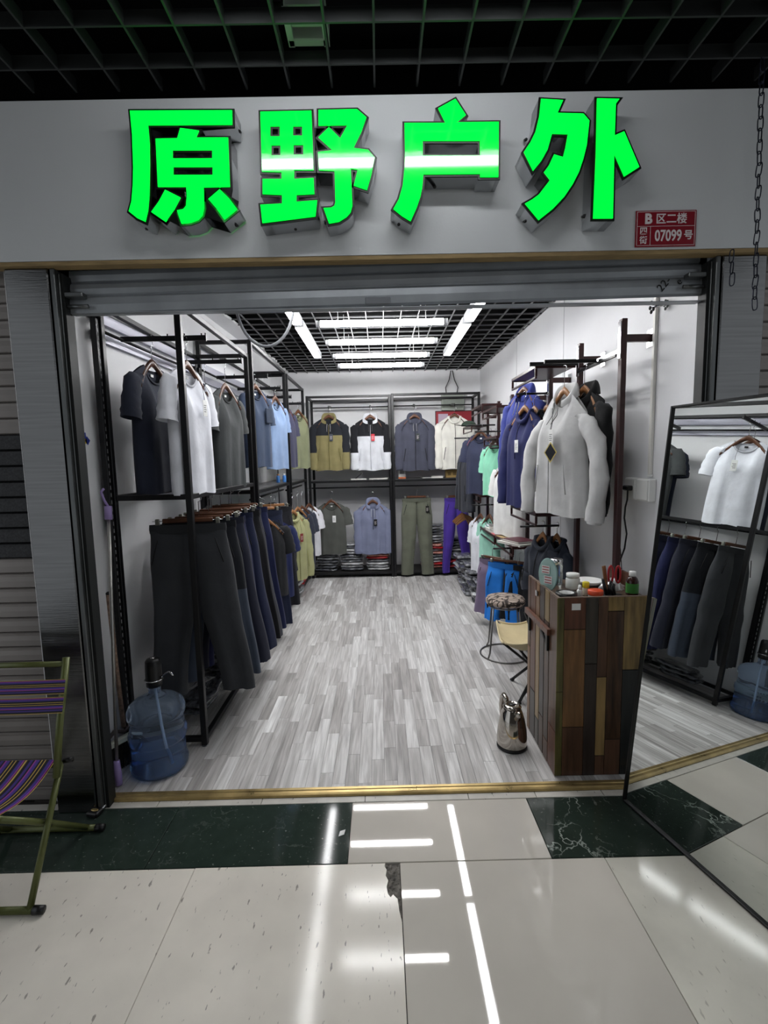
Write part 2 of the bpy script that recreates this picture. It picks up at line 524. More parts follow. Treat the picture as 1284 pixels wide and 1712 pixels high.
# ---- gold threshold strip
M_BRASS = mat('worn_brass', (188, 164, 112), 0.32, 0.75, var=0.25, scale=12, rvar=0.12)
mb = MB()
prof = [(2.034, 0.0), (2.036, 0.010), (2.044, 0.014), (2.058, 0.014), (2.061, 0.017), (2.076, 0.017), (2.086, 0.008), (2.088, 0.0)]
mb.add([(x, y, z) for x in (-1.30, 1.36) for y, z in prof], [(i, i + 1, i + 9, i + 8) for i in range(7)] + [tuple(range(7, -1, -1)), tuple(range(8, 16))])
struct('trim_1', mb, M_BRASS, label='worn brass threshold strip at the shop entrance')

# ---- shop walls
mb = MB()
mb.add([(xl(2.05), 2.05, 0), (xl(YB + .1), YB + .1, 0), (xl(YB + .1), YB + .1, 2.68), (xl(2.05), 2.05, 2.68),
        (xl(2.05) - .08, 2.05, 0), (xl(YB + .1) - .08, YB + .1, 0), (xl(YB + .1) - .08, YB + .1, 2.68), (xl(2.05) - .08, 2.05, 2.68)],
       [(0, 1, 2, 3), (7, 6, 5, 4), (0, 4, 5, 1), (3, 2, 6, 7), (0, 3, 7, 4), (1, 5, 6, 2)])
struct('wall_left', mb, M_WALL, label='white panelled left wall of the shop')
struct('wall_right', MB().box(XR, XR + 0.08, 2.05, YB + 0.1, 0, 2.68), M_WALL, label='white panelled right wall of the shop')
struct('wall_back', MB().box(-1.5, 1.5, YB, YB + 0.1, 0, 2.68), M_WALL, label='white back wall of the shop')
M_SEAM = mat('panel_seam', (196, 196, 198), 0.6)
for y in (3.62, 4.84):
    struct('trim_2', MB().box(XR - 0.002, XR, y, y + 0.006, 0.0, 2.66), M_SEAM, label='thin seam cover between right wall panels')
# ragged white boards where the grid ceiling stops short of the left wall
mb = MB()
pts = [(-1.185 + 0.012 * math.sin(y * 9) + 0.008 * math.sin(y * 23 + 1), y) for y in [2.1 + 0.1 * k for k in range(46)]]
k = len(pts)
mb.add([(x, y, ZC) for x, y in pts] + [(-1.5, y, ZC) for x, y in pts] + [(x, y, ZC + .02) for x, y in pts] + [(-1.5, y, ZC + .02) for x, y in pts],
       [(i, i + 1, k + i + 1, k + i) for i in range(k - 1)] + [(2 * k + i, 3 * k + i, 3 * k + i + 1, 2 * k + i + 1) for i in range(k - 1)] + [(i, 2 * k + i, 2 * k + i + 1, i + 1) for i in range(k - 1)])
struct('trim_3', mb, M_WALL, label='ragged white board edge along the left of the ceiling')

# ---- shop ceiling: black void with an open grid
M_VOID = mat('black_ceiling_void', (7, 7, 8), 0.95, spec=0.1)
M_GRID = mat('grey_grid_bar', (104, 104, 106), 0.5, 0.2)
ceil = struct('ceiling', MB().box(-1.55, 1.45, 2.02, YB + .12, 2.92, 2.96), M_VOID, label='black open grid ceiling of the shop')
for nm, a in (('void_side', (-1.5, -1.48, 2.05, YB + .1)), ('void_side', (XR + .02, XR + .04, 2.05, YB + .1)), ('void_side', (-1.5, XR + .04, YB + .05, YB + .07))):
    box(nm, M_VOID, ceil, *a, 2.68, 2.93)
m1 = MB().box(-0.0035, 0.0035, -2.26, 2.26, 0, 0.012).mesh('grid_bar', M_GRID)
m2 = MB().box(-1.27, 1.27, -0.0025, 0.0025, 0, 0.012).mesh('grid_bar', M_GRID)
for i in range(19):
    x = 0.052 + (i - 9) * 0.141
    if -1.2 < x < XR: link('grid_bar', m1, ceil, (x, 4.34, ZC))
for j in range(28):
    link('grid_bar', m2, ceil, (0.078, 2.2 + 0.16 * j, ZC + 0.002))

# ---- facade: fascia, pillars, guides
M_FASC = mat('grey_white_fascia', (196, 198, 199), 0.35, var=0.04, scale=1.5, bump=0.04, bscale=120)
struct('wall_front', MB().box(-2.6, 2.6, 1.95, 2.0, 2.278, 2.84), M_FASC, label='pale grey fascia board above the shop entrance')
M_RAWW = mat('raw_board_edge', (142, 120, 82), 0.75, var=0.25, scale=14, stretch=(1, 8, 8))
struct('trim_4', MB().box(-2.6, 2.6, 1.952, 1.998, 2.262, 2.277), M_RAWW, label='raw wooden lower edge of the fascia board')
struct('wall_front_upper', MB().box(-2.6, 2.6, 2.002, 2.02, 2.31, 3.3), M_VOID, label='dark wall behind the fascia')
struct('wall_front_light_block', MB().box(-1.5, 1.5, 2.068, 2.09, 2.165, 2.9), M_VOID, label='added dark box blocking light behind the rolled shutter')  # added to stop shop light leaking past the shutter ends
for nm, x0, x1, lb in (('trim_5', -1.435, -1.268, 'left brushed stainless steel pillar'), ('trim_6', 1.352, 1.525, 'right brushed stainless steel pillar')):
    struct(nm, MB().box(x0, x1, 1.972, 2.12, 0.0, 2.262, bev=0.004), M_STEEL, label=lb)
M_GUIDE = mat('dull_guide_rail', (96, 98, 98), 0.38, 0.8, var=0.3, scale=8, stretch=(1, 1, 0.3))
M_GROOVE = mat('dark_groove', (24, 26, 26), 0.6)
for nm, s, x in (('trim_7', 1, -1.262), ('trim_8', -1, 1.346)):
    g = struct(nm, MB().box(min(x, x + s * 0.018), max(x, x + s * 0.018), 1.975, 2.06, 0, 2.262, bev=0.003), M_GUIDE, label='metal shutter guide rail on the %s jamb' % ('left' if s > 0 else 'right'))
    a = x + s * 0.018
    box('guide_lip', M_GUIDE, g, min(a, a + s * 0.006), max(a, a + s * 0.006), 1.995, 2.05, 0, 2.25, bev=0.002)
    a += s * 0.006
    box('guide_groove', M_GROOVE, g, min(a, a + s * 0.012), max(a, a + s * 0.012), 2.0, 2.052, 0, 2.25)

# ---- the shop's own rolled-up shutter
sh = thing('roller_shutter', 'rolled up grey metal shutter under the fascia of the open shop', 'shutter', (0, 2.04, 2.12))
def zs(x): return (x + 1.25) * 0.012 - 0.012
def slat(parent, name, x0, x1, h0, h1, m, y=0.0):
    p = [(0.004, h0), (-0.008, h0 + 0.008), (-0.012, (h0 + h1) / 2), (-0.008, h1 - 0.010), (0.0, h1 - 0.004), (0.004, h1)]
    mb = MB()
    q = len(p)
    mb.add([(x, y + a, b + zs(x)) for x in (x0, x1) for a, b in p] + [(x, y + 0.008, b + zs(x)) for x in (x0, x1) for b in (h0, h1)],
           [(i, q + i, q + i + 1, i + 1) for i in range(q - 1)])
    return mb.build(name, m, parent)
slat(sh, 'slat', -1.232, 1.312, 0.122, 0.18, M_GALV, 0.02)
slat(sh, 'slat', -1.232, 1.312, 0.068, 0.124, M_GALV, 0.01)
bb = slat(sh, 'bottom_bar', -1.232, 1.312, -0.006, 0.068, M_GALV, 0.0)
box('bottom_flange', M_GALV, bb, -1.23, 1.31, -0.01, 0.03, -0.012, -0.008)
pl = box('pull_plate', mat('plate_grey', (110, 112, 116), 0.4, 0.6), sh, -0.045, 0.055, -0.018, -0.012, 0.0, 0.026, bev=0.002)
for s, x in ((-1, -1.222), (1, 1.302)):
    b = MB().box(min(x, x - s * 0.07), max(x, x - s * 0.07), -0.05, -0.012, 0.052 + zs(x), 0.07 + zs(x), bev=0.003).build('stop_bracket', M_GUIDE, sh)
    b2 = MB().tube([(x, -0.03, 0.02 + zs(x)), (x - s * 0.08, -0.03, 0.02 + zs(x))], 0.008, 8).build('lock_bolt', M_GUIDE, sh, True)
M_INK = mat('black_marker', (20, 20, 20), 0.8)
text_mesh('22-', 0.045, 'marker_writing', M_INK, sh, (1.155, -0.0135, 0.055), (PI / 2, rad(-50), 0), ext=0.0004)
text_mesh('e', 0.04, 'marker_writing', M_INK, sh, (1.215, -0.0135, 0.065), (PI / 2, rad(-40), 0), ext=0.0004)

struct('wall_light_block_left', MB().box(-3.2, -1.5, 2.10, 2.16, -0.01, 3.3), M_VOID, label='added dark backing wall blocking light behind the left closed shutter')  # added backing, keeps world light out of the slat gaps
struct('wall_light_block_right', MB().box(1.45, 3.2, 2.10, 2.16, -0.01, 3.3), M_VOID, label='added dark backing wall blocking light behind the right closed shutter')  # same added backing on the right side
# ---- closed shutters of the neighbouring shops
M_PERF = mat('perforated_shutter', (44, 44, 46), 0.5, 0.4, var=0.5, scale=120)
M_SHUT2 = mat('shutter_worn_paint', (136, 130, 126), 0.5, 0.25, var=0.12, scale=5)
def closed_shutter(label, x0, x1, perf):
    t = thing('roller_shutter', label, 'shutter', ((x0 + x1) / 2, 2.06, 0))
    h = 0.0655
    w = (x1 - x0) / 2
    p = [(0.004, 0.0), (-0.004, 0.005), (-0.005, 0.030), (-0.003, 0.050), (-0.0045, 0.060), (0.003, h - 0.001)]
    q = len(p)
    def mk(m):
        return MB().add([(x, a, b) for x in (-w, w) for a, b in p], [(i, q + i, q + i + 1, i + 1) for i in range(q - 1)]).mesh('slat', m)
    ma, mp_ = mk(M_SHUT2), mk(M_PERF)
    k = 0
    while k * h < 2.24:
        z = k * h
        link('slat', mp_ if perf and perf[0] < z < perf[1] else ma, t, (0, 0, z))
        k += 1
    return t
cs = closed_shutter('closed grey shutter left of the steel pillar, behind the striped folding chair', -2.5, -1.437, (1.08, 1.60))
closed_shutter('closed dark grey shutter at the right edge, behind the hanging chains', 1.527, 2.5, None)
text_mesh('LEZ', 0.045, 'marker_writing', M_INK, cs, (0.455, -0.0145, 0.18), ext=0.0004)

# ---- corridor: dark grid ceiling, opposite wall
M_GRID2 = mat('dark_grid_bar', (44, 46, 46), 0.5, 0.2)
hc = struct('ceiling_corridor', MB().box(-3.2, 3.2, -2.6, 2.05, 3.3, 3.34), M_VOID, label='dark open grid ceiling of the corridor')
ma = MB().box(-0.0035, 0.0035, -2.2, 2.2, 0, 0.045).mesh('grid_bar', M_GRID2)
mb_ = MB().box(-2.6, 2.6, -0.0035, 0.0035, 0, 0.045).mesh('grid_bar', M_GRID2)
for i in range(33):
    link('grid_bar', ma, hc, (0.01 + (i - 16) * 0.1565, -0.25, 2.865))
for j in range(26):
    link('grid_bar', mb_, hc, (0, 1.845 - 0.1635 * j, 2.866))
struct('wall_opposite', MB().box(-3.2, 3.2, -2.7, -2.6, 0, 3.3), mat('opposite_wall', (84, 80, 76), 0.7), label='grey wall across the corridor')

# ---- lamps in the shop
M_TUBE = mat('lit_white_tube', (255, 255, 255), 0.4, emit=SHOP_TUBE * 1.25)
M_STRIPL = mat('lit_white_strip', (255, 255, 255), 0.4, emit=SHOP_TUBE * 0.6)
M_CAPW = mat('lamp_end_cap', (205, 206, 210), 0.4)
M_WIRE = mat('grey_wire', (150, 150, 150), 0.5)
names = ('nearest the entrance', 'second from the entrance', 'third from the entrance', 'nearest the back wall')
for (y, z), w in zip(((3.44, 2.43), (4.03, 2.445), (4.65, 2.465), (5.2, 2.48)), names):
    t = thing('tube_light', 'lit white crosswise tube light under the grid, ' + w, 'light', (0.033, y, z), 0, 'crosswise tube lights on the shop ceiling')
    MB().tube([(-0.42, 0, 0), (0.42, 0, 0)], 0.021, 16).build('tube', M_TUBE, t, True)
    for s in (-1, 1):
        MB().tube([(s * 0.42, 0, 0), (s * 0.45, 0, 0)], 0.022, 14).build('end_cap', M_CAPW, t, True)
        MB().tube([(s * 0.3, 0, 0.02), (s * 0.3, 0, ZC - z + 0.003)], 0.002, 6).build('hanging_wire', M_WIRE, t)
for x, sd in ((-0.642, 'left'), (0.742, 'right')):
    for (a, b), w in (((4.14, 5.38), 'farthest'), ((2.86, 4.09), 'middle'), ((2.2, 2.81), 'short nearest')):
        t = thing('strip_light', 'lit flat white strip light running lengthwise, %s one on the %s' % (w, sd), 'light', (x, (a + b) / 2, 2.61), 0, 'lengthwise strip lights on the shop ceiling')
        h = (b - a) / 2
        box('diffuser', M_STRIPL, t, -0.034, 0.034, -h + 0.015, h - 0.015, -0.004, 0.012, bev=0.003)
        for q in (-1, 1):
            box('light_shield_lip', M_CAPW, t, min(q * 0.0345, q * 0.037), max(q * 0.0345, q * 0.037), -h + 0.0155, h - 0.0155, -0.016, 0.012)  # lips added to keep the strips' sideways light off the upper walls
        box('housing', M_CAPW, t, -0.036, 0.036, -h + 0.012, h - 0.012, 0.0122, 0.044)
        for s in (-1, 1):
            box('end_cap', M_CAPW, t, -0.037, 0.037, min(s * h, s * (h - 0.0145)), max(s * h, s * (h - 0.0145)), -0.013, 0.044, bev=0.003)

# ---- corridor batten lamps under the dark grid; the rear one is added fill
M_HALL = mat('lit_corridor_tube', (250, 252, 255), 0.4, emit=HALL_TUBE)
def hall_lamp(x, y, label):
    t = thing('batten_lamp', label, 'light', (x, y, 2.845), 0, 'corridor batten lamps')
    MB().tube([(-0.58, 0, 0), (0.58, 0, 0)], 0.019, 12).build('tube', M_HALL, t, True)
    box('housing', M_CAPW, t, -0.6, 0.6, -0.03, 0.03, 0.024, 0.062)
    for s in (-1, 1):
        box('lamp_holder', M_CAPW, t, s * 0.59 - 0.009, s * 0.59 + 0.009, -0.02, 0.02, -0.022, 0.024)
hall_lamp(0.0, 1.35, 'white corridor batten lamp above the entrance')
hall_lamp(0.0, -1.2, 'added unseen white fill lamp behind the viewer')  # unseen lamp added to fill the corridor and shop front with light

# ================================================================== THE SIGN
GLYPHS = {
    'yuan': [[(-0.8546,2.7414),(-0.4941,2.737),(-0.4967,2.6895),(-0.7936,2.6929),(-0.7924,2.634),(-0.7964,2.5673),(-0.8057,2.4626),(-0.8143,2.4097),(-0.8269,2.3704),(-0.8564,2.3839),(-0.8844,2.4072),(-0.8721,2.4411),(-0.8633,2.4937),(-0.8571,2.5534),(-0.8526,2.6645)],[(-0.6814,2.6822),(-0.6148,2.6723),(-0.6273,2.6497),(-0.5133,2.6479),(-0.516,2.4832),(-0.6105,2.4833),(-0.6132,2.4138),(-0.6203,2.3896),(-0.6373,2.3739),(-0.6662,2.3645),(-0.6986,2.362),(-0.7116,2.408),(-0.6889,2.4114),(-0.6777,2.4225),(-0.6733,2.4527),(-0.6728,2.4859),(-0.7742,2.4876),(-0.7707,2.6484),(-0.6939,2.6486)],[(-0.7124,2.609),(-0.5728,2.6067),(-0.5744,2.58),(-0.7142,2.5823)],[(-0.7138,2.5533),(-0.5745,2.5509),(-0.576,2.5248),(-0.7156,2.5271)],[(-0.7485,2.4782),(-0.6943,2.4508),(-0.7194,2.4119),(-0.7545,2.3691),(-0.8043,2.4035),(-0.7737,2.4394)],[(-0.5532,2.4771),(-0.5206,2.444),(-0.4944,2.408),(-0.5431,2.373),(-0.5706,2.4131),(-0.5969,2.4439)]],
    'ye': [[(-0.3958,2.7304),(-0.2149,2.7311),(-0.2143,2.5336),(-0.2838,2.5356),(-0.285,2.5063),(-0.2152,2.5082),(-0.2148,2.4539),(-0.2792,2.452),(-0.2801,2.4293),(-0.2051,2.4333),(-0.2135,2.3779),(-0.4066,2.3584),(-0.4108,2.4217),(-0.3327,2.4241),(-0.3314,2.4529),(-0.4011,2.4571),(-0.3986,2.5083),(-0.3306,2.5071),(-0.3296,2.5296),(-0.3999,2.5323)],[(-0.3625,2.6822),(-0.3293,2.6817),(-0.3308,2.6486),(-0.3641,2.6491)],[(-0.2818,2.6809),(-0.2501,2.6804),(-0.2513,2.6495),(-0.2831,2.65)],[(-0.3615,2.6195),(-0.3297,2.619),(-0.3312,2.5856),(-0.363,2.5861)],[(-0.2827,2.6197),(-0.2485,2.6191),(-0.2498,2.5865),(-0.2841,2.587)],[(-0.1903,2.7329),(-0.0543,2.7336),(-0.021,2.706),(-0.0404,2.6586),(-0.0697,2.6058),(-0.0181,2.599),(0.0053,2.5725),(-0.0081,2.5167),(-0.0254,2.4642),(-0.0733,2.4802),(-0.0574,2.5325),(-0.0813,2.5366),(-0.0792,2.4121),(-0.0863,2.3894),(-0.1005,2.3744),(-0.1293,2.3581),(-0.1659,2.3526),(-0.1843,2.4064),(-0.156,2.4074),(-0.1445,2.4133),(-0.1409,2.4246),(-0.1399,2.5301),(-0.1959,2.5333),(-0.1977,2.5945),(-0.1457,2.5996),(-0.1727,2.6238),(-0.1944,2.6426),(-0.1551,2.6766),(-0.1165,2.6391),(-0.0898,2.6814),(-0.1922,2.6816)]],
    'hu': [[(0.2944,2.7617),(0.3314,2.7077),(0.2995,2.6847),(0.4483,2.6838),(0.4475,2.4999),(0.3814,2.501),(0.3814,2.5116),(0.1781,2.5135),(0.1735,2.4684),(0.1666,2.4382),(0.1524,2.4005),(0.1298,2.3551),(0.0994,2.3732),(0.0674,2.3982),(0.0883,2.432),(0.1028,2.4771),(0.1102,2.5371),(0.1127,2.5894),(0.1127,2.6855),(0.2581,2.6832),(0.2324,2.7313)],[(0.1771,2.6254),(0.3807,2.6221),(0.3806,2.5737),(0.1765,2.5771)]],
    'wai': [[(0.5971,2.7569),(0.6766,2.7512),(0.6574,2.7098),(0.7491,2.7061),(0.7712,2.6822),(0.7635,2.6009),(0.7525,2.5563),(0.7374,2.5115),(0.7157,2.4704),(0.6865,2.4292),(0.6467,2.3896),(0.5944,2.3507),(0.5434,2.4089),(0.5692,2.4222),(0.5933,2.4385),(0.633,2.487),(0.6108,2.5137),(0.6282,2.5359),(0.6461,2.573),(0.6784,2.5635),(0.6874,2.5984),(0.6946,2.6391),(0.6386,2.6415),(0.6234,2.5883),(0.6015,2.5514),(0.5721,2.5181),(0.5377,2.5823),(0.5606,2.6139),(0.5786,2.6484),(0.5915,2.6998)],[(0.7957,2.7552),(0.8768,2.7524),(0.8638,2.7358),(0.8629,2.6327),(0.8961,2.6455),(0.9548,2.5252),(0.9009,2.4937),(0.8631,2.5694),(0.8647,2.3521),(0.7921,2.3534),(0.7966,2.5631)]],
}

M_GREEN = mat('lit_green_acrylic', (0, 255, 60), 0.06, emit=SIGN_GREEN, coat=0.6)
M_TRIM = mat('black_letter_trim', (14, 16, 15), 0.35)
M_RETURN = mat('polished_letter_side', (196, 198, 200), 0.16, 1.0)
def glyph_mesh(polys, name, off, depth, m, cx, cz):
    c = bpy.data.curves.new(name, 'CURVE')
    c.dimensions = '2D'; c.fill_mode = 'BOTH'; c.extrude = depth / 2; c.offset = off
    for p in polys:
        s = c.splines.new('POLY')
        s.points.add(len(p) - 1)
        for q, (x, z) in zip(s.points, p):
            q.co = (x - cx, z - cz, 0, 1)
        s.use_cyclic_u = True
    t = bpy.data.objects.new('tmp', c); COL.objects.link(t)
    bpy.context.view_layer.update()
    me = bpy.data.meshes.new_from_object(t.evaluated_get(bpy.context.evaluated_depsgraph_get()))
    bpy.data.objects.remove(t)
    me.materials.clear(); me.materials.append(m)
    return me
LN = {'yuan': 'large lit green Chinese character 原, leftmost on the fascia', 'ye': 'large lit green Chinese character 野, second on the fascia',
      'hu': 'large lit green Chinese character 户, third on the fascia', 'wai': 'large lit green Chinese character 外, rightmost on the fascia'}
PEG = {'yuan': ((-0.49, 2.71), (-0.852, 2.378), (-0.517, 2.384)), 'ye': ((-0.297, 2.367), (-0.212, 2.561), (-0.184, 2.386), (-0.011, 2.509)), 'hu': ((0.226, 2.506), (0.089, 2.376)), 'wai': ((0.564, 2.664), (0.563, 2.379), (0.786, 2.392))}
for k, polys in GLYPHS.items():
    xs_ = [p[0] for q in polys for p in q]; zs_ = [p[1] for q in polys for p in q]
    cx, cz = (min(xs_) + max(xs_)) / 2, min(zs_)
    t = thing('sign_letter', LN[k], 'sign', (cx, 1.862, cz), 0, 'channel letters of the shop sign')
    R_ = (PI / 2, 0, 0)
    link('face', glyph_mesh(polys, 'face', -0.0005, 0.006, M_GREEN, cx, cz), t, (0, 0, 0), R_)
    link('face_trim', glyph_mesh(polys, 'face_trim', 0.007, 0.006, M_TRIM, cx, cz), t, (0, 0.004, 0), R_)
    link('letter_side', glyph_mesh(polys, 'letter_side', 0.0062, 0.076, M_RETURN, cx, cz), t, (0, 0.046, 0), R_)
    for (px, pz) in PEG[k]:
        MB().tube([(px - cx, 0.080, pz - cz + 0.006), (px - cx, 0.058, pz - cz - 0.004)], 0.0055, 8).build('screw', M_BLKP, t, True)

# ---- the red number plate
M_RED = mat('dark_red_plate', (128, 22, 36), 0.3)
M_PLT = mat('plate_white_print', (214, 206, 206), 0.5)
np_ = thing('number_plate', 'dark red plate with white lettering on the fascia, reading 07099', 'sign', (1.107, 1.949, 2.286))
box('plate', M_RED, np_, -0.116, 0.116, -0.004, 0, 0.0, 0.131, bev=0.001)
fr = MB()
for a in ((-0.111, 0.111, 0.1255, 0.1268), (-0.111, 0.111, 0.0045, 0.0058), (-0.111, -0.1095, 0.0045, 0.1268), (0.1095, 0.111, 0.0045, 0.1268), (-0.111, 0.111, 0.0735, 0.0748), (-0.0595, -0.058, 0.0045, 0.0735)):
    fr.box(a[0], a[1], -0.0046, -0.004, a[2], a[3])
fr.build('printed_frame', M_PLT, np_)
text_mesh('B', 0.050, 'lettering', M_PLT, np_, (-0.068, -0.0042, 0.0995), off=0.0022)
text_mesh('区二楼', 0.040, 'lettering', M_PLT, np_, (0.020, -0.0042, 0.0985), off=0.0006)
text_mesh('四', 0.030, 'lettering', M_PLT, np_, (-0.085, -0.0042, 0.056), off=0.0005)
text_mesh('街', 0.030, 'lettering', M_PLT, np_, (-0.085, -0.0042, 0.023), off=0.0005)
text_mesh('07099', 0.056, 'lettering', M_PLT, np_, (0.010, -0.0042, 0.038), off=0.0012, sx=0.74)
text_mesh('号', 0.036, 'lettering', M_PLT, np_, (0.087, -0.0042, 0.039), off=0.0008)

# ---- chains hanging at the right
M_CHAIN = mat('dark_chain', (40, 42, 54), 0.4, 0.7)
def chain(label, top, bot):
    t = thing('chain', label, 'chain', bot)
    L_ = 0.046
    d = Vector(top) - Vector(bot)
    k = int(d.length / 0.037)
    pts = []
    for i in range(17):
        a = 2 * PI * i / 16
        pts.append((0.0085 * math.copysign(abs(math.cos(a)) ** 0.6, math.cos(a)), 0, 0.0235 * (1 if math.sin(a) > 0 else -1) * (abs(math.sin(a)) ** 0.6)))
    me = MB().tube(pts[:-1], 0.0021, 6, closed=True).mesh('chain_link', M_CHAIN, True)
    for i in range(k):
        p = d * ((i + 0.5) / k)
        link('chain_link', me, t, p, (0, rad(rnd.uniform(-6, 6)), rad(25 if i % 2 else 115) + rad(rnd.uniform(-10, 10))))
chain('long dark chain hanging down the far right of the fascia', (1.362, 1.84, 2.86), (1.385, 1.84, 2.02))
chain('short dark chain in front of the right steel pillar', (1.352, 1.93, 2.262), (1.362, 1.93, 2.135))

# ---- boxes above the corridor grid
M_PALE = mat('pale_enamel', (176, 182, 176), 0.5)
t = thing('ballast_box', 'pale boxy lamp ballast lying above the dark corridor grid', 'fixture', (-0.21, 1.80, 2.912))
box('body', M_PALE, t, -0.065, 0.065, -0.10, -0.02, 0.02, 0.09, bev=0.004)
box('cover', M_PALE, t, -0.07, 0.07, 0.0, 0.03, 0.0, 0.10, bev=0.004)
box('foot', M_PALE, t, -0.07, -0.05, -0.1, 0.03, 0.0, 0.02)
box('foot', M_PALE, t, 0.05, 0.07, -0.1, 0.03, 0.0, 0.02)
MB().tube([(-0.07, -0.05, 0.05), (-0.11, -0.05, 0.05)], 0.02, 10).build('connector', M_BLKP, t, True)

# ================================================================== RACKS
def rack(label, x0, x1, y0, y1, zt, zsf, zb, group, ps=0.03, rails=(), arms=(), shelf_m=None, board=True, shelf=True):
    """free standing clothes rack of square tube; arms = list of (axis, pos, length, z)"""
    t = thing('display_rack', label, 'rack', ((x0 + x1) / 2, (y0 + y1) / 2, 0), 0, group)
    ox, oy = (x0 + x1) / 2, (y0 + y1) / 2
    h = ps / 2
    def B(nm, ax, bx, ay, by, az, bz, bev=0.002):
        return box(nm, M_BLACK, t, ax - ox, bx - ox, ay - oy, by - oy, az, bz, bev=bev)
    for x in (x0, x1):
        for y in (y0, y1):
            p = B('post', x - h, x + h, y - h, y + h, 0.012, zt)
            MB().lathe([(0.017, 0.0), (0.017, 0.008), (0.008, 0.010), (0.008, 0.014)], 12, x - ox, y - oy).build('levelling_foot', M_CHROME, p, True)
    for z in (zb, zsf, zt - h):
        g = h * 0.9
        for y in (y0, y1):
            B('beam', x0 + h, x1 - h, y - g, y + g, z - g, z + g)
        for x in (x0, x1):
            B('beam', x - g, x + g, y0 + h, y1 - h, z - g, z + g)
    sm = shelf_m or mat('grey_shelf_board', (84, 84, 86), 0.35, var=0.1, scale=3)
    if shelf: box('shelf_board', sm, t, x0 + h - ox, x1 - h - ox, y0 + h - oy, y1 - h - oy, zsf + 0.0, zsf + h + 0.003)
    if board: box('bottom_board', mat('dark_bottom_board', (40, 38, 38), 0.6, var=0.2, scale=5), t, x0 + h - ox, x1 - h - ox, y0 + h - oy, y1 - h - oy, zb + h - 0.006, zb + h + 0.002)
    for (a, b, r) in rails:
        MB().tube([(a[0] - ox, a[1] - oy, a[2]), (b[0] - ox, b[1] - oy, b[2])], r, 10).build('rail', M_BLACK, t, True)
    for (a, b) in arms:
        d = (Vector(b) - Vector(a)).normalized()
        mb = MB()
        A_, B_ = Vector((a[0] - ox, a[1] - oy, a[2])), Vector((b[0] - ox, b[1] - oy, b[2]))
        mb.bar(A_, B_, 0.012, 0.026)
        L_ = (B_ - A_).length
        for q in range(4):
            p = A_ + d * (L_ * (0.35 + 0.2 * q))
            mb.bar(p + Vector((0, 0, 0.012)), p + Vector((0, 0, 0.024)), 0.004, 0.006)
        mb.bar(B_ + Vector((0, 0, -0.016)), B_ + Vector((0, 0, 0.024)), 0.014, 0.006)
        mb.build('display_arm', M_BLACK, t)
    return t
GL = 'black racks along the left wall'
rack('black clothes rack by the left wall, nearest the entrance, behind the water bottle', -1.345, -0.965, 2.45, 3.66, 2.29, 1.335, 0.045, GL, board=False, shelf=False,
     rails=(((-1.34, 2.45, 2.15), (-1.30, 3.66, 2.15), 0.008),),
     arms=(((-1.345, 2.64, 2.155), (-0.90, 2.64, 2.155)), ((-1.32, 3.30, 2.165), (-0.90, 3.30, 2.165))))
rack('black clothes rack by the left wall, middle one of the three', -1.325, -0.945, 3.705, 4.98, 2.40, 1.275, 0.045, GL,
     rails=(((-1.31, 3.71, 2.19), (-1.29, 4.98, 2.19), 0.008), ((-1.0, 3.71, 1.215), (-1.0, 4.98, 1.215), 0.009)),
     arms=(((-1.31, 4.04, 2.19), (-0.90, 4.04, 2.19)), ((-1.29, 4.55, 2.17), (-0.90, 4.55, 2.17))))
rack('black clothes rack by the left wall, farthest one in the corner', -1.28, -0.93, 5.02, 6.05, 2.38, 1.265, 0.045, GL,
     rails=(((-1.27, 5.03, 2.16), (-1.25, 6.04, 2.16), 0.008), ((-0.98, 5.03, 1.205), (-0.98, 6.04, 1.205), 0.009)),
     arms=(((-1.27, 5.10, 2.16), (-0.90, 5.10, 2.16)), ((-1.26, 5.60, 2.15), (-0.88, 5.60, 2.15))))
GB = 'black racks along the back wall'
rack('black clothes rack at the back wall, left one with grey packets below', -0.885, 0.132, 6.10, 6.50, 2.295, 1.235, 0.06, GB,
     rails=(((-0.88, 6.44, 2.185), (0.13, 6.44, 2.185), 0.008), ((-0.88, 6.2, 1.155), (0.13, 6.2, 1.155), 0.009)),
     arms=(((-0.62, 6.44, 2.185), (-0.625, 6.1, 2.15)), ((-0.11, 6.44, 2.185), (-0.112, 6.1, 2.15))))
rack('black clothes rack at the back wall, right one below the wall cables', 0.166, 1.235, 6.10, 6.50, 2.305, 1.235, 0.06, GB,
     rails=(((0.17, 6.44, 2.19), (1.23, 6.44, 2.19), 0.008), ((0.17, 6.2, 1.16), (1.23, 6.2, 1.16), 0.009)),
     arms=(((0.44, 6.44, 2.19), (0.44, 6.1, 2.15)), ((0.935, 6.44, 2.19), (0.935, 6.1, 2.15))))
# slotted uprights and double rail screwed to the left wall
M_LAV = mat('pale_grey_rail', (168, 168, 180), 0.4, 0.3)
t = thing('slotted_upright', 'black slotted upright against the left wall by the entrance', 'rail', (-1.352, 2.418, 0))
box('upright', M_BLACK, t, -0.016, 0.012, -0.012, 0.014, 0.0, 2.21, bev=0.002)
mb = MB()
for k in range(58):
    mb.box(0.012, 0.0128, -0.001, 0.004, 0.12 + k * 0.036, 0.14 + k * 0.036)
tag(mb.build('slots', mat('slot_pale_grey', (150, 150, 152), 0.6), t), kind='stuff')  # slots drawn as thin pale grey plates on the upright
MB().lathe([(0.012, 2.20), (0.03, 2.206), (0.03, 2.213), (0.012, 2.222)], 10).build('top_clamp', M_BLKP, t)
for y, w in ((3.68, 'middle'),):
    t2 = thing('slotted_upright', 'black slotted upright against the left wall between two racks', 'rail', (xl(y) + 0.03, y, 0))
    box('upright', M_BLACK, t2, -0.012, 0.012, -0.012, 0.012, 0.0, 2.2, bev=0.002)
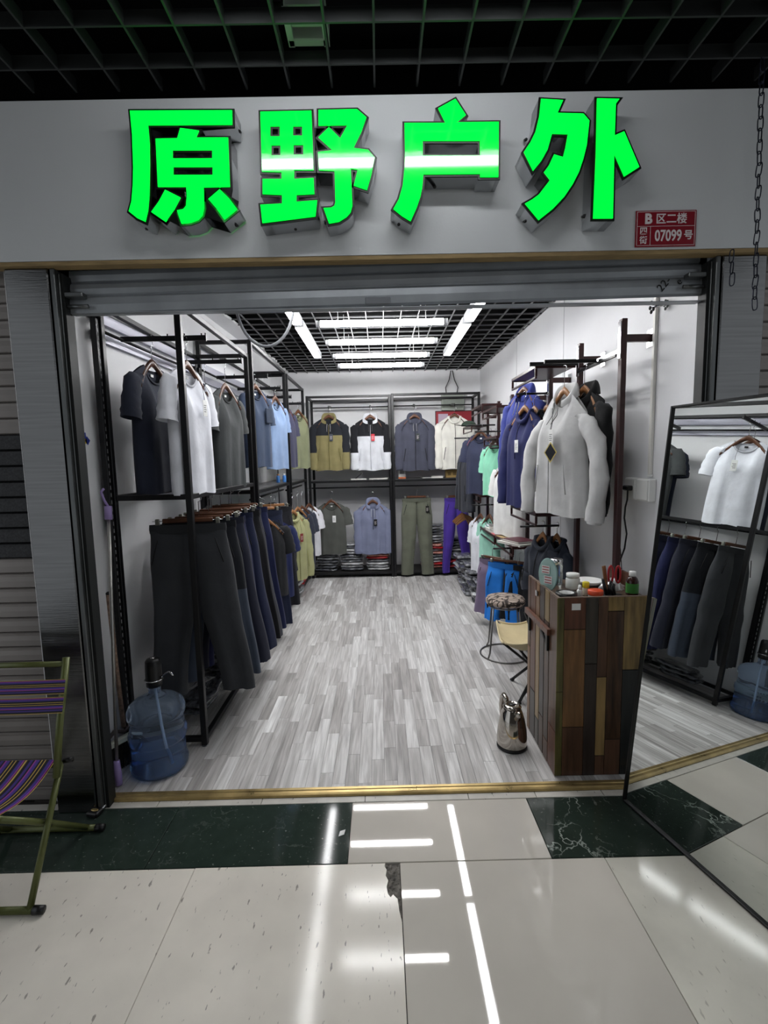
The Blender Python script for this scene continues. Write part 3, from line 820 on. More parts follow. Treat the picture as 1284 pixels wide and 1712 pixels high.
t = thing('mounting_rail', 'pale grey double rail fixed high along the left wall', 'rail', (0, 0, 2.2))
for dz in (0.03, -0.06):
    MB().bar((xl(2.46) + 0.012, 2.46, dz), (xl(6.0) + 0.012, 6.0, dz), 0.02, 0.05).build('rail', M_LAV, t)

# ================================================================== CLOTHES
def sm(x):
    x = max(0.0, min(1.0, x))
    return x * x * (3 - 2 * x)

def hanger(label, loc, rz, w=0.40, drop=0.14, hook=0.09, m=None, tilt=0.0, group=None):
    """curved wooden coat hanger; loc is the middle of the wooden arch"""
    t = thing('coat_hanger', label, 'hanger', loc, rz, group)
    mb = MB()
    n = 15
    ring = []
    for i in range(n):
        u = i / (n - 1) * 2 - 1
        x = u * w / 2
        z = 0.012 - drop * (abs(u) ** 1.35)
        y = -0.022 * abs(u) ** 2
        hh = 0.020 - 0.008 * abs(u)
        for dy, dz in ((-0.007, -hh), (0.007, -hh), (0.007, hh * 0.7), (0, hh), (-0.007, hh * 0.7)):
            ring.append((x, y + dy, z + dz))
    fs = []
    for i in range(n - 1):
        for j in range(5):
            j2 = (j + 1) % 5
            fs.append((i * 5 + j, i * 5 + j2, (i + 1) * 5 + j2, (i + 1) * 5 + j))
    fs += [(4, 3, 2, 1, 0), tuple((n - 1) * 5 + j for j in range(5))]
    mb.add(ring, fs)
    mb.build('wooden_arch', m or M_WOODH, t, True)
    pts = [(0, 0, 0.025), (0, 0, 0.025 + hook * 0.55)]
    r = 0.019
    zc = hook - r + 0.004
    for i in range(9):
        a = rad(-60 + i * 33)
        pts.append((r * math.cos(a + PI * 0.0), 0, zc + r * math.sin(a)))
    pts = [(0, 0, 0.025), (0, 0, zc - r * 1.05)] + [(r * math.sin(rad(10 + k * 26)) * 1, 0, zc - r * math.cos(rad(10 + k * 26))) for k in range(1, 9)]
    MB().tube(pts, 0.0021, 6).build('hook', M_CHROME, t, True)
    return t

def clip_hanger(label, loc, rz, w=0.34, hook=0.12, m=None, group=None):
    """straight trouser hanger with two clips; loc is the middle of the bar"""
    t = thing('clip_hanger', label, 'hanger', loc, rz, group)
    MB().box(-w * 0.36, w * 0.36, -0.006, 0.006, -0.011, 0.013, bev=0.004).build('wooden_bar', m or M_WOODH, t)
    MB().tube([(-w / 2, 0, 0.0), (w / 2, 0, 0.0)], 0.0025, 6).build('cross_rod', M_CHROME, t, True)
    for s in (-1, 1):
        box('clip', mat('clip_metal', (150, 150, 140), 0.35, 0.7), t, s * w * 0.43 - 0.010, s * w * 0.43 + 0.010, -0.010, 0.010, -0.036, 0.012, bev=0.003)
    r = 0.018
    zc = hook - r
    pts = [(0, 0, 0.012), (0, 0, zc - r * 1.05)] + [(r * math.sin(rad(10 + k * 26)), 0, zc - r * math.cos(rad(10 + k * 26))) for k in range(1, 9)]
    MB().tube(pts, 0.0021, 6).build('hook', M_CHROME, t, True)
    return t

def torso(H, Wd, D, nw, drop, ndf, ndb, seed, flare=1.0, amp=0.012, split=None, cols=56, rows=24, vneck=1.0):
    rr = random.Random(seed)
    p1, p2, p3 = (rr.uniform(0, 6.28) for _ in range(3))
    k1 = rr.uniform(3.0, 4.5)
    mb = MB()
    vs = []
    for i in range(rows + 1):
        t = i / rows
        for j in range(cols):
            a = 2 * PI * j / cols
            c, s = math.cos(a), math.sin(a)
            u = math.copysign(abs(c) ** 0.72, c)
            x0 = u * Wd / 2
            ax = abs(x0)
            nd = ndf if s < 0 else ndb
            if ax < nw:
                z0 = -nd * (1 - (ax / nw) ** 2) ** (0.5 * vneck)
            else:
                z0 = -drop * ((ax - nw) / (Wd / 2 - nw)) ** 1.15
            w = 1 - 0.05 * sm(t / 0.25) + (flare - 0.95) * t + 0.012 * math.sin(t * 9 + p1) * t
            x = x0 * w
            d = D * (0.16 + 0.84 * sm(t / 0.3))
            y = math.copysign(abs(s) ** 0.8, s) * d
            f = amp * sm(t * 1.3 - 0.08) * (math.sin(k1 * 2.2 * u + p2 + 0.9 * math.sin(2.4 * t + p3)) * 0.7 + 0.4 * math.sin(k1 * 4.1 * u + p3 + t * 2))
            y += f * (1 - abs(u) ** 3)
            z = z0 * (1 - t) - H * t + 0.006 * math.sin(5 * u + p1) * t
            vs.append((x, y, z))
    fs, mi = [], []
    for i in range(rows):
        for j in range(cols):
            j2 = (j + 1) % cols
            fs.append((i * cols + j, (i + 1) * cols + j, (i + 1) * cols + j2, i * cols + j2))
            zc = sum(vs[q][2] for q in fs[-1]) / 4
            mi.append(1 if split is not None and zc > split else 0)
    mb.add(vs, fs)
    mb.m = mi
    return mb

def sleeve(path, rw, rd, seed, split=None, n=16, wr=0.004):
    """path of (x, z), cross-section half-width rw in the plane and half-depth rd across it"""
    rr = random.Random(seed)
    ph = rr.uniform(0, 6)
    P = []
    for i in range(len(path) - 1):
        for k in range(4):
            f = k / 4
            P.append(tuple(path[i][q] * (1 - f) + path[i + 1][q] * f for q in range(len(path[0]))))
    P.append(path[-1])
    m = len(P)
    vs = []
    for i, p in enumerate(P):
        a, b = P[max(0, i - 1)], P[min(m - 1, i + 1)]
        tx, tz = b[0] - a[0], b[1] - a[1]
        l = math.hypot(tx, tz) or 1
        tx, tz = tx / l, tz / l
        nx_, nz_ = -tz, tx
        t = i / (m - 1)
        w = (rw[0] * (1 - t) + rw[1] * t) * (0.4 + 0.6 * sm(t / 0.28))
        d = rd[0] * (1 - t) + rd[1] * t
        y0 = p[2] if len(p) > 2 else 0
        for j in range(n):
            g = 2 * PI * j / n
            k = 1 + wr / w * math.sin(9 * t * 3 + ph + 2 * g)
            vs.append((p[0] + nx_ * w * k * math.cos(g), y0 + d * k * math.sin(g), p[1] + nz_ * w * k * math.cos(g)))
    mb = MB()
    fs, mi = [], []
    for i in range(m - 1):
        for j in range(n):
            j2 = (j + 1) % n
            f = (i * n + j, i * n + j2, (i + 1) * n + j2, (i + 1) * n + j)
            fs.append(f)
            zc = sum(vs[q][2] for q in f) / 4
            mi.append(1 if split is not None and zc > split else 0)
    mb.add(vs, fs); mb.m = mi
    return mb

def neckline(nw, ndf, ndb, d, n=14, ext=0.0, vneck=1.0):
    pts = []
    for i in range(n + 1):
        x = -nw + 2 * nw * i / n
        pts.append((x, -d * math.sqrt(max(0, 1 - (x / nw) ** 2)) * 0.9 - ext, -ndf * max(0, 1 - (x / nw) ** 2) ** (0.5 * vneck)))
    for i in range(1, n):
        x = nw - 2 * nw * i / n
        pts.append((x, d * math.sqrt(max(0, 1 - (x / nw) ** 2)) * 0.9 + ext, -ndb * max(0, 1 - (x / nw) ** 2) ** 0.5))
    return pts

def price_tag(t, x, z, y, colour=None, h=0.085, w=0.042, top=None):
    c = box('price_tag', colour or M_CARD, t, x - w / 2, x + w / 2, y - 0.002, y, z - h, z, bev=0.0005)
    mb = MB()
    for k in range(4):
        mb.box(x - w * 0.3, x + w * (0.3 - 0.12 * (k % 2)), y - 0.0026, y - 0.002, z - h * (0.35 + 0.13 * k), z - h * (0.31 + 0.13 * k))
    mb.build('printed_lines', M_TEXT if colour is None else M_PLT, c)
    MB().tube([(x, y, z - 0.006), (x + 0.004, y + 0.004, z + 0.03), (x - 0.006, y + 0.012, (top or z + 0.07))], 0.0012, 5).build('tag_string', M_STRING, c)

def tee(label, hl, loc, rz, rgb, H=0.64, Wd=0.38, D=0.055, seed=1, hook=0.12, ribs=None, tagc=False, sleeve_out=0.028, sleeve_len=0.2, nw=0.085, ndf=0.085, seam=None, hm=None, pocket=False, sleeves=True, cat='t-shirt', name='t_shirt', vneck=1.0, amp=0.012, group='t-shirts on hangers'):
    m = cloth(rgb)
    t = thing(name, label, cat, loc, rz, group)
    torso(H, Wd, D, nw, 0.06, ndf, 0.02, seed, amp=amp, vneck=vneck).build('body', m, t, True)
    dk = cloth(tuple(int(v * 0.82) for v in rgb))
    MB().tube(neckline(nw, ndf, 0.02, D * 0.16 + 0.004, vneck=vneck), 0.0065, 6, closed=True).build('collar', dk, t, True)
    for s in ((-1, 1) if sleeves else ()):
        x = Wd / 2
        sleeve([(s * (x - 0.06), -0.066), (s * (x - 0.006), -0.108), (s * (x + sleeve_out * 0.7), -0.13 - sleeve_len * 0.4), (s * (x + sleeve_out), -0.08 - sleeve_len)],
               (0.058, 0.064), (0.026, 0.042), seed + s).build('sleeve', m, t, True)
        if seam:
            MB().tube([(s * 0.1, -D * 0.30 - 0.006, -0.03), (s * (x - 0.03), -D * 0.62 - 0.006, -0.105)], 0.0014, 5).build('shoulder_seam', cloth(seam), t)
    MB().tube([(x_ * Wd / 2 * 0.97, -D * 0.2 + 0.0, -H + 0.016) for x_ in (-1, 1)], 0.001, 4).build('hem_stitch', dk, t)
    box('neck_label', M_CARD if sum(rgb) < 300 else M_BLKP, t, -0.012, 0.012, D * 0.14 - 0.004, D * 0.14 - 0.002, -0.048, -0.034)
    if tagc: price_tag(t, 0.035, -0.155, -D - 0.012, top=-0.05)
    if pocket:
        box('pocket', dk, t, 0.03, 0.13, -D - 0.018, -D - 0.008, -0.27, -0.15, bev=0.003)
    hanger(hl, (loc[0], loc[1], loc[2] + 0.018), rz, w=Wd * 0.82, hook=hook, m=hm, group='wooden hangers')
    return t

def jacket(label, hl, loc, rz, rgb, H=0.68, Wd=0.45, D=0.065, seed=1, hook=0.10, yoke=None, split=-0.23, hood=True, zipc=(30, 30, 32), tagc=None, piping=None, spread=0.085, cuff=None, nw=0.075, ndf=0.075, hm=None, sl=None, halfzip=False, amp=0.012, group='jackets on hangers', name='jacket', cat='jacket', swing=0.0, drop=0.065, flare=1.0):
    m = cloth(rgb)
    y2 = cloth(yoke) if yoke else m
    t = thing(name, label, cat, loc, rz, group)
    sp = split if yoke else None
    torso(H, Wd, D, nw, drop, ndf, 0.015, seed, amp=amp, flare=flare).build('body', twotone(rgb, yoke, split) if yoke else m, t, True)
    sl = sl or H * 0.97
    for s in (-1, 1):
        x = Wd / 2
        k = spread * (1.0 if s < 0 else 1.0)
        ss = sleeve([(s * (x - 0.055), -drop - 0.012, 0), (s * (x + 0.002), -drop - 0.065, -0.005), (s * (x + k * 0.7), -0.28, -0.012), (s * (x + k), -sl * 0.68, -0.02 - swing), (s * (x + k * 0.85), -sl, -0.03 - swing)],
               (0.062, 0.052), (0.03, 0.040), seed + s * 3, wr=0.006).build('sleeve', twotone(rgb, yoke, -sl * 0.68) if yoke else m, t, True)
        sleeve([(s * (x + k * 0.87), -sl + 0.02, -0.03 - swing), (s * (x + k * 0.84), -sl - 0.012, -0.031 - swing)], (0.045, 0.043), (0.036, 0.034), seed, wr=0.001).build('cuff', m, ss, True)
    if hood:
        PR = ((0.0, -0.012), (0.002, 0.02), (0.007, 0.042), (0.018, 0.054), (0.032, 0.046), (0.042, 0.022), (0.046, -0.012))
        def hd(u, v):
            a = rad(-62) + u * rad(304)          # from the right front round the back to the left front
            b = sm((1 + math.sin(a)) / 2)
            q = v * (len(PR) - 1); k = min(int(q), len(PR) - 2); f = q - k
            r = (PR[k][0] * (1 - f) + PR[k + 1][0] * f) * (0.35 + 0.65 * b)
            z = (PR[k][1] * (1 - f) + PR[k + 1][1] * f) * (0.55 + 0.65 * b)
            r += 0.004 * math.sin(9 * u * 3.1 + seed) * v
            return (math.cos(a) * (nw * 0.86 + r), -0.004 + math.sin(a) * (0.034 + r), z - 0.072 * (1 - b) ** 1.3 + 0.004)
        MB().grid(hd, 40, 15).build('hood', m, t, True)
        for sg in (-1, 1):
            MB().tube([(sg * 0.018, -0.052, -0.075), (sg * 0.022, -0.062, -0.12), (sg * 0.02, -D - 0.016, -0.17)], 0.002, 5).build('drawcord', cloth((200, 200, 200) if sum(rgb) < 420 else (90, 90, 90)), t, True)
    else:
        MB().tube(neckline(nw, ndf, 0.0, 0.03), 0.016, 8, closed=True).build('collar', m, t, True)
    zf = cloth(zipc)
    y_ = -D - 0.014
    zz0 = -ndf - 0.01
    pts = [(0.0, -0.3 * D - 0.018, zz0), (0, -0.75 * D - 0.016, zz0 - 0.07), (0, y_, -0.24), (0, y_, -0.33)]
    if not halfzip: pts += [(0, y_, -H * 0.7), (0, y_, -H + 0.01)]
    MB().tube(pts, 0.0032, 6).build('zip', zf, t, True)
    if not halfzip:
        for s in (-1, 1):
            MB().tube([(s * 0.12, -D - 0.006, -H * 0.58), (s * 0.145, -D - 0.004, -H * 0.82)], 0.0035, 6).build('pocket_zip', zf, t, True)
    if piping:
        for s in (-1, 1):
            MB().tube([(s * 0.075, -0.35 * D - 0.01, -0.03), (s * 0.14, -0.6 * D - 0.012, -0.10), (s * (Wd / 2 - 0.02), -0.5 * D - 0.018, -0.16)], 0.003, 5).build('piping', cloth(piping), t, True)
    if tagc: price_tag(t, 0.03, -0.20, -D - 0.02, colour=tagc if tagc is not True else None, top=-0.08)
    hanger(hl, (loc[0], loc[1], loc[2] + 0.016), rz, w=Wd * 0.8, drop=0.075 + drop, hook=hook, m=hm, group='wooden hangers')
    return t

def trousers(label, hl, loc, rz, rgb, L=0.93, Wd=0.38, hemw=0.17, gap=0.05, D=0.05, seed=1, hook=0.13, panel=None, tagc=False, hm=None, crotch=0.30, lean=0.0, cat='trousers', name='trousers', group='trousers on clip hangers', knee=True):
    m = cloth(rgb)
    m2 = cloth(panel) if panel else m
    t = thing(name, label, cat, loc, rz, group)
    rr = random.Random(seed)
    for s in (-1, 1):
        ph, ph2 = rr.uniform(0, 6), rr.uniform(0, 6)
        n, rows = 22, 26
        vs = []
        for i in range(rows + 1):
            q = i / rows
            xo = Wd / 2 * (1 + 0.10 * sm(q / 0.25) * (1 - sm((q - 0.3) / 0.5))) * (1 - sm((q - 0.25) / 0.75)) + (gap + hemw) * sm((q - 0.25) / 0.75)
            xi = 0.0 if q < crotch / L else gap * sm((q - crotch / L) / (1 - crotch / L)) + 0.006
            c, hw = (xo + xi) / 2, max(0.02, (xo - xi) / 2)
            d = D * (0.45 + 0.55 * sm(q / 0.18)) * (1 - 0.1 * q)
            for j in range(n):
                a = 2 * PI * j / n
                ca, sa = math.cos(a), math.sin(a)
                x = s * c + hw * math.copysign(abs(ca) ** 0.8, ca)
                y = d * math.copysign(abs(sa) ** 0.85, sa) + 0.013 * sm(q * 2) * math.sin(3.0 * ca + ph + 3 * q) + 0.006 * sm(q * 2) * math.sin(8.0 * ca + ph2 + 2 * q)
                if knee: y += 0.006 * math.exp(-((q - 0.55) / 0.12) ** 2) * math.sin(26 * q + 2 * ca + ph2)
                vs.append((x + lean * q, y - 0.04 * q * q, -0.03 - (L - 0.03) * q + 0.004 * math.sin(a + ph)))
        fs, mi = [], []
        for i in range(rows):
            for j in range(n):
                fs.append((i * n + j, (i + 1) * n + j, (i + 1) * n + (j + 1) % n, i * n + (j + 1) % n))
                mi.append(1 if (panel and i > rows * 0.42) else 0)
        mb = MB().add(vs, fs); mb.m = mi
        mb.build('trouser_leg', [m, m2], t, True)
        MB().tube([(s * (Wd / 2 - 0.05), -D * 0.9 - 0.006, -0.07), (s * (Wd / 2 - 0.012), -D * 0.85 - 0.006, -0.20)], 0.003, 5).build('pocket_zip', cloth((24, 24, 26)), t, True)
    vs = []
    n = 36
    for z, k in ((0.004, 1.0), (-0.02, 1.012), (-0.042, 1.0)):
        for j in range(n):
            a = 2 * PI * j / n
            vs.append((Wd / 2 * 1.01 * k * math.copysign(abs(math.cos(a)) ** 0.7, math.cos(a)), (D * 0.5 + 0.003) * k * math.sin(a), z))
    MB().add(vs, [(i * n + j, (i + 1) * n + j, (i + 1) * n + (j + 1) % n, i * n + (j + 1) % n) for i in range(2) for j in range(n)]).build('waistband', cloth(tuple(int(v * 0.85) for v in rgb)), t, True)
    if tagc: price_tag(t, Wd * 0.36, -0.09, -D - 0.016, colour=M_BLKP, top=-0.02)
    clip_hanger(hl, (loc[0], loc[1], loc[2] + 0.022), rz, w=Wd * 0.92, hook=hook, m=hm, group='clip hangers')
    return t

D90 = rad(90)
# ---- upper row on the left racks, hung face-out on arms
tee('dark navy short sleeved t-shirt at the entrance end of the left rack', 'wooden hanger inside the dark navy t-shirt', (-1.2, 2.66, 2.01), rad(84), (42, 46, 60), seed=3, hook=0.13, H=0.66, seam=(120, 126, 140))
tee('white short sleeved t-shirt with a hanging price tag on the left rack', 'wooden hanger inside the white tagged t-shirt', (-1, 2.62, 1.99), rad(82), (226, 228, 236), seed=4, hook=0.15, H=0.65, tagc=True, seam=(180, 182, 192))
tee('dark grey short sleeved t-shirt behind the white one on the left rack', 'wooden hanger inside the dark grey t-shirt', (-1.02, 3.32, 1.985), rad(80), (62, 65, 66), seed=5, hook=0.165, H=0.655, seam=(120, 122, 122))
tee('dark navy t-shirt mostly hidden behind the dark grey t-shirt', 'wooden hanger inside the hidden navy t-shirt', (-1.17, 3.36, 1.985), rad(82), (34, 38, 52), seed=6, hook=0.165, H=0.66)
tee('slate blue t-shirt with a chest pocket on the left rack', 'wooden hanger inside the slate blue pocket t-shirt', (-1, 4.04, 2.09), rad(74), (56, 68, 90), seed=7, hook=0.095, H=0.63, pocket=True)
tee('pale sky blue t-shirt on the left rack', 'wooden hanger inside the sky blue t-shirt', (-0.95, 4.55, 2.06), rad(76), (128, 150, 184), seed=8, hook=0.105, H=0.625)
tee('dark purple navy t-shirt beside the pale blue one', 'wooden hanger inside the purple navy t-shirt', (-0.97, 5.1, 2.05), rad(72), (60, 60, 82), seed=9, hook=0.105, H=0.61)
tee('olive green hooded vest at the far end of the left rack', 'wooden hanger inside the olive vest', (-0.915, 5.6, 2.04), rad(64), (122, 126, 98), seed=10, hook=0.105, H=0.62, Wd=0.36, sleeves=False, cat='vest', name='vest')

# ---- trousers along the front rail of the first left rack
TR = [((56, 58, 62), None, 'charcoal trousers hanging first on the left rack rail, nearest the entrance'),
      ((28, 30, 36), (62, 70, 84), 'black trousers with slate lower legs, second on the rail'),
      ((40, 42, 56), None, 'dark slate trousers, third on the left rack rail'),
      ((34, 38, 74), None, 'royal navy trousers, fourth on the left rack rail'),
      ((30, 36, 62), None, 'midnight blue trousers, fifth on the left rack rail'),
      ((26, 26, 30), None, 'plain black trousers, sixth on the left rack rail'),
      ((46, 48, 58), None, 'dark grey trousers, seventh on the left rack rail'),
      ((30, 36, 70), None, 'navy trousers, last on the left rack rail beside the middle post')]
for i, ((c, p, lb), y) in enumerate(zip(TR, (2.56, 2.69, 2.81, 2.93, 3.06, 3.19, 3.32, 3.46))):
    w = lb.split(',')[0]
    trousers(lb, 'trouser clip hanger holding the ' + w.replace(' hanging first on the left rack rail', ''), (-1.025 + 0.012 * (i % 3), y, 1.18 - 0.004 * (i % 2)), rad(8 + 3 * (i % 3)), c, panel=p, L=0.90 - 0.02 * (i % 3), Wd=0.385, hemw=0.175, gap=0.085 - 0.015 * (i % 2), seed=20 + i, lean=0.05)

# ---- lower clothes on the middle and far left racks
tee('black t-shirt with a pale shoulder stripe below the left shelf', 'wooden hanger inside the black striped t-shirt', (-0.94, 3.84, 1.03), rad(40), (30, 31, 34), seed=31, hook=0.16, H=0.62, seam=(150, 152, 160), hm=M_WOODL)
tee('deep navy t-shirt below the left shelf, behind the black one', 'wooden hanger inside the deep navy lower t-shirt', (-0.92, 4.04, 1), rad(45), (30, 38, 80), seed=32, hook=0.19, H=0.66, hm=M_WOODL)
trousers('dark navy trousers hanging behind the black striped t-shirt', 'trouser clip hanger holding the dark navy trousers', (-0.99, 3.93, 1.10), rad(30), (32, 38, 60), L=0.95, seed=33, hook=0.1, hm=M_WOODL)
trousers('black trousers hanging beside the olive jacket', 'trouser clip hanger holding the black trousers by the olive jacket', (-0.99, 4.35, 1.09), rad(28), (30, 30, 36), L=0.9, seed=34, hook=0.11, hm=M_WOODL)
jacket('black zip jacket with a white arm patch beside the olive one', 'wooden hanger inside the black patch jacket', (-1.0, 4.55, 1.05), rad(64), (26, 26, 30), seed=36, H=0.64, hm=M_WOODL, hook=0.12, Wd=0.36, spread=0.03)
jacket('yellowish olive zip jacket with a dark red tag on the left rack', 'wooden hanger inside the yellowish olive jacket', (-0.895, 4.88, 0.975), rad(56), (160, 160, 118), seed=35, H=0.68, Wd=0.34, zipc=(150, 150, 96), tagc=mat('dark_red_tag', (122, 44, 40), 0.6), hood=False, hm=M_WOODL, hook=0.19, spread=0.03)
tee('dark slate t-shirt between the olive jacket and the white t-shirt', 'wooden hanger inside the dark slate lower t-shirt', (-0.9, 5.22, 0.97), rad(58), (48, 52, 66), seed=37, hook=0.19, H=0.68, hm=M_WOODL, Wd=0.36)
tee('dark grey blue t-shirt next to the small white t-shirt', 'wooden hanger inside the grey blue lower t-shirt', (-0.9, 5.5, 0.955), rad(56), (58, 62, 76), seed=38, hook=0.2, H=0.66, Wd=0.36)
tee('small white t-shirt hanging low in the far left corner', 'wooden hanger inside the low white t-shirt', (-0.865, 5.8, 0.955), rad(54), (232, 232, 238), seed=39, hook=0.2, H=0.60, Wd=0.34)

# ---- back wall
jacket('olive hooded jacket with black shoulders on the back rack', 'wooden hanger inside the olive and black jacket', (-0.625, 6.12, 2.025), 0, (130, 122, 84), yoke=(34, 36, 42), seed=41, H=0.645, Wd=0.375, tagc=mat('dark_tag', (60, 66, 76), 0.5), zipc=(120, 112, 66), split=-0.215, hook=0.105, spread=0.012)
jacket('white hooded jacket with black shoulders on the back rack', 'wooden hanger inside the white and black jacket', (-0.112, 6.12, 2.015), 0, (206, 208, 214), yoke=(28, 28, 32), seed=42, H=0.645, Wd=0.375, tagc=mat('red_tag', (196, 40, 56), 0.5), zipc=(190, 192, 198), split=-0.225, hook=0.11, spread=0.012)
jacket('dark blue grey hooded jacket on the back rack', 'wooden hanger inside the blue grey jacket', (0.44, 6.12, 2.01), 0, (72, 74, 88), seed=43, H=0.655, Wd=0.375, tagc=mat('dark_grey_tag', (52, 58, 58), 0.5), hook=0.115, piping=(50, 52, 64), spread=0.012)
jacket('off white zip jacket with dark piping at the back right', 'wooden hanger inside the off white piped jacket', (0.935, 6.12, 2.01), 0, (222, 220, 212), seed=44, H=0.645, Wd=0.375, piping=(60, 56, 58), zipc=(50, 46, 48), hook=0.105, hood=False, spread=0.012)
tee('grey t-shirt with a white tag below the back shelf', 'wooden hanger inside the grey back t-shirt', (-0.63, 6.15, 0.965), 0, (86, 88, 84), seed=45, H=0.65, Wd=0.36, tagc=True, hook=0.13, D=0.05)
jacket('lavender grey half zip hoodie below the back shelf', 'wooden hanger inside the lavender grey hoodie', (-0.105, 6.15, 0.955), 0, (124, 130, 156), seed=46, H=0.65, Wd=0.37, tagc=M_BLKP, zipc=(70, 74, 92), hook=0.12, halfzip=True, spread=0.008, name='hoodie', cat='hoodie')
trousers('grey green hiking trousers hanging at the back', 'trouser clip hanger holding the grey green hiking trousers', (0.45, 6.13, 1), 0, (104, 107, 94), L=0.965, Wd=0.36, hemw=0.165, gap=0.045, seed=47, tagc=True, hook=0.11)
trousers('purple slim trousers hanging at the back right', 'trouser clip hanger holding the purple slim trousers', (0.95, 6.13, 0.995), 0, (76, 54, 150), L=0.95, Wd=0.29, hemw=0.10, gap=0.085, D=0.045, seed=48, hook=0.11)

# ================================================================== RIGHT WALL RACK
wr = thing('shelf_rack', 'dark red metal wall rack with stepped shelves along the right wall', 'rack', (1.22, 4.0, 0))
def WB(nm, x0, x1, y0, y1, z0, z1, m=None, bev=0.002, parent=None):
    return box(nm, m or M_MAROON, parent or wr, x0 - 1.22, x1 - 1.22, y0 - 4.0, y1 - 4.0, z0, z1, bev=bev)
PY = (2.46, 2.97, 3.48, 3.98, 4.47, 4.98, 5.48)
PT = (2.16, 2.16, 2.12, 2.06, 2.06, 2.06, 2.04)
for y, zt in zip(PY, PT):
    WB('post', 1.196, 1.222, y - 0.018, y + 0.018, 0.0, zt)
    WB('post_face_plate', 1.1905, 1.1945, y - 0.014, y + 0.014, zt - 0.19, zt - 0.01, M_CHROME, 0.001)
    b = WB('wall_bracket', 1.2225, 1.342, y - 0.012, y + 0.012, zt - 0.11, zt - 0.075)
    WB('bracket_plate', 1.3425, 1.3485, y - 0.03, y + 0.03, zt - 0.135, zt - 0.05, M_CHROME, 0.001)
M_SHELF = mat('dark_red_shelf_top', (70, 48, 46), 0.35, 0.1, var=0.15, scale=4)
def wshelf(y0, y1, z, x0=0.995, x1=1.19, rail=True):
    """open framed shelf on two side arms with a hanging rail under its front"""
    WB('shelf_board', x0 + 0.012, x1, y0 + 0.012, y1 - 0.012, z + 0.002, z + 0.012, M_SHELF, 0.001)
    for y in (y0 + 0.006, y1 - 0.006):
        WB('shelf_arm', x0, x1, y - 0.006, y + 0.006, z - 0.004, z + 0.018)
        WB('shelf_drop', x0, x0 + 0.014, y - 0.006, y + 0.006, z - 0.05, z - 0.0045)
    WB('front_edge', x0, x0 + 0.012, y0 + 0.0125, y1 - 0.0125, z - 0.002, z + 0.018)
    if rail:
        WB('front_rail', x0, x0 + 0.012, y0, y1, z - 0.064, z - 0.0505)
wshelf(2.99, 3.52, 2.03, x0=0.945)
wshelf(4.17, 4.76, 1.92)
wshelf(4.77, 5.32, 2.0)
wshelf(5.33, 5.85, 1.84)
wshelf(4.19, 4.72, 1.665, x0=1.0)
wshelf(3.03, 3.62, 1.125, x0=0.97)
wshelf(3.65, 4.23, 0.80)
wshelf(4.25, 4.85, 0.79)
wshelf(4.86, 5.46, 1.105)
# rails and arms
def WR(nm, a, b, r=0.008, m=None):
    return MB().tube([(p[0] - 1.22, p[1] - 4.0, p[2]) for p in (a, b)], r, 8).build(nm, m or M_BLACK, wr, True)
WB('side_rail', 1.196, 1.206, 2.484, 2.946, 2.0, 2.022, M_CHROME)
WB('display_arm', 0.905, 1.19, 2.962, 2.978, 2.035, 2.058, M_BLACK)
WB('display_arm', 0.905, 1.19, 2.70, 2.716, 2.0, 2.02, M_BLACK)
WB('arm_rail', 1.185, 1.1945, 2.484, 2.96, 1.985, 2.0, M_BLACK)
WR('hanging_rail', (0.96, 3.45, 1.935), (1.19, 3.45, 1.935))
WR('hanging_rail', (0.95, 4.22, 1.58), (1.19, 4.22, 1.58))
WR('hanging_rail', (0.93, 4.78, 1.75), (1.19, 4.78, 1.75))
WR('hanging_rail', (0.90, 5.05, 1.83), (1.19, 5.05, 1.83))
WR('hanging_rail', (0.84, 5.5, 1.72), (1.19, 5.5, 1.72))
WR('hanging_rail', (0.93, 3.22, 1.035), (1.19, 3.22, 1.035))
WR('hanging_rail', (0.93, 4.0, 0.74), (1.19, 4.0, 0.74))
WR('hanging_rail', (0.91, 4.82, 1.03), (1.19, 4.82, 1.03))

# ---- clothes on the right rack
gj = jacket('large light grey hooded jacket with gold edged tag on the right rack', 'wooden hanger inside the large light grey jacket', (1.07, 2.85, 1.85), rad(-74), (198, 198, 198), seed=51, H=0.69, Wd=0.4, D=0.085, hook=0.145, tagc=True, zipc=(176, 176, 176), spread=0.13, sl=0.70, hm=M_WOODL, amp=0.016, drop=0.12, flare=1.2)
bt = box('brand_tag', M_BLKP, gj, -0.04, 0.04, -0.003, 0, -0.04, 0.04, 0.0005, (0.045, -0.115, -0.33), (0, rad(45), 0))
for a in ((-0.042, 0.042, 0.036, 0.042), (-0.042, 0.042, -0.042, -0.036), (-0.042, -0.036, -0.0355, 0.0355), (0.036, 0.042, -0.0355, 0.0355)):
    box('gold_edge', mat('gold_print', (196, 176, 96), 0.4), bt, a[0], a[1], -0.0038, -0.003, a[2], a[3])
jacket('plain black jacket behind the large light grey one', 'wooden hanger inside the plain black jacket', (1.165, 2.8, 1.85), rad(-82), (20, 20, 22), seed=52, H=0.68, Wd=0.4, hook=0.145, spread=0.03, hm=M_WOODL)
jacket('navy blue half zip top with a long white tag on the right rack', 'wooden hanger inside the navy half zip top', (1.02, 3.45, 1.815), rad(-72), (40, 44, 90), seed=53, H=0.67, Wd=0.36, hook=0.115, tagc=True, zipc=(30, 34, 80), halfzip=True, hood=False, spread=0.05, hm=M_WOODL)
jacket('bright blue padded jacket hanging behind the navy half zip top', 'wooden hanger inside the bright blue jacket', (1.09, 3.72, 1.98), rad(-72), (54, 64, 136), seed=54, H=0.6, Wd=0.40, hook=0.07, spread=0.03)
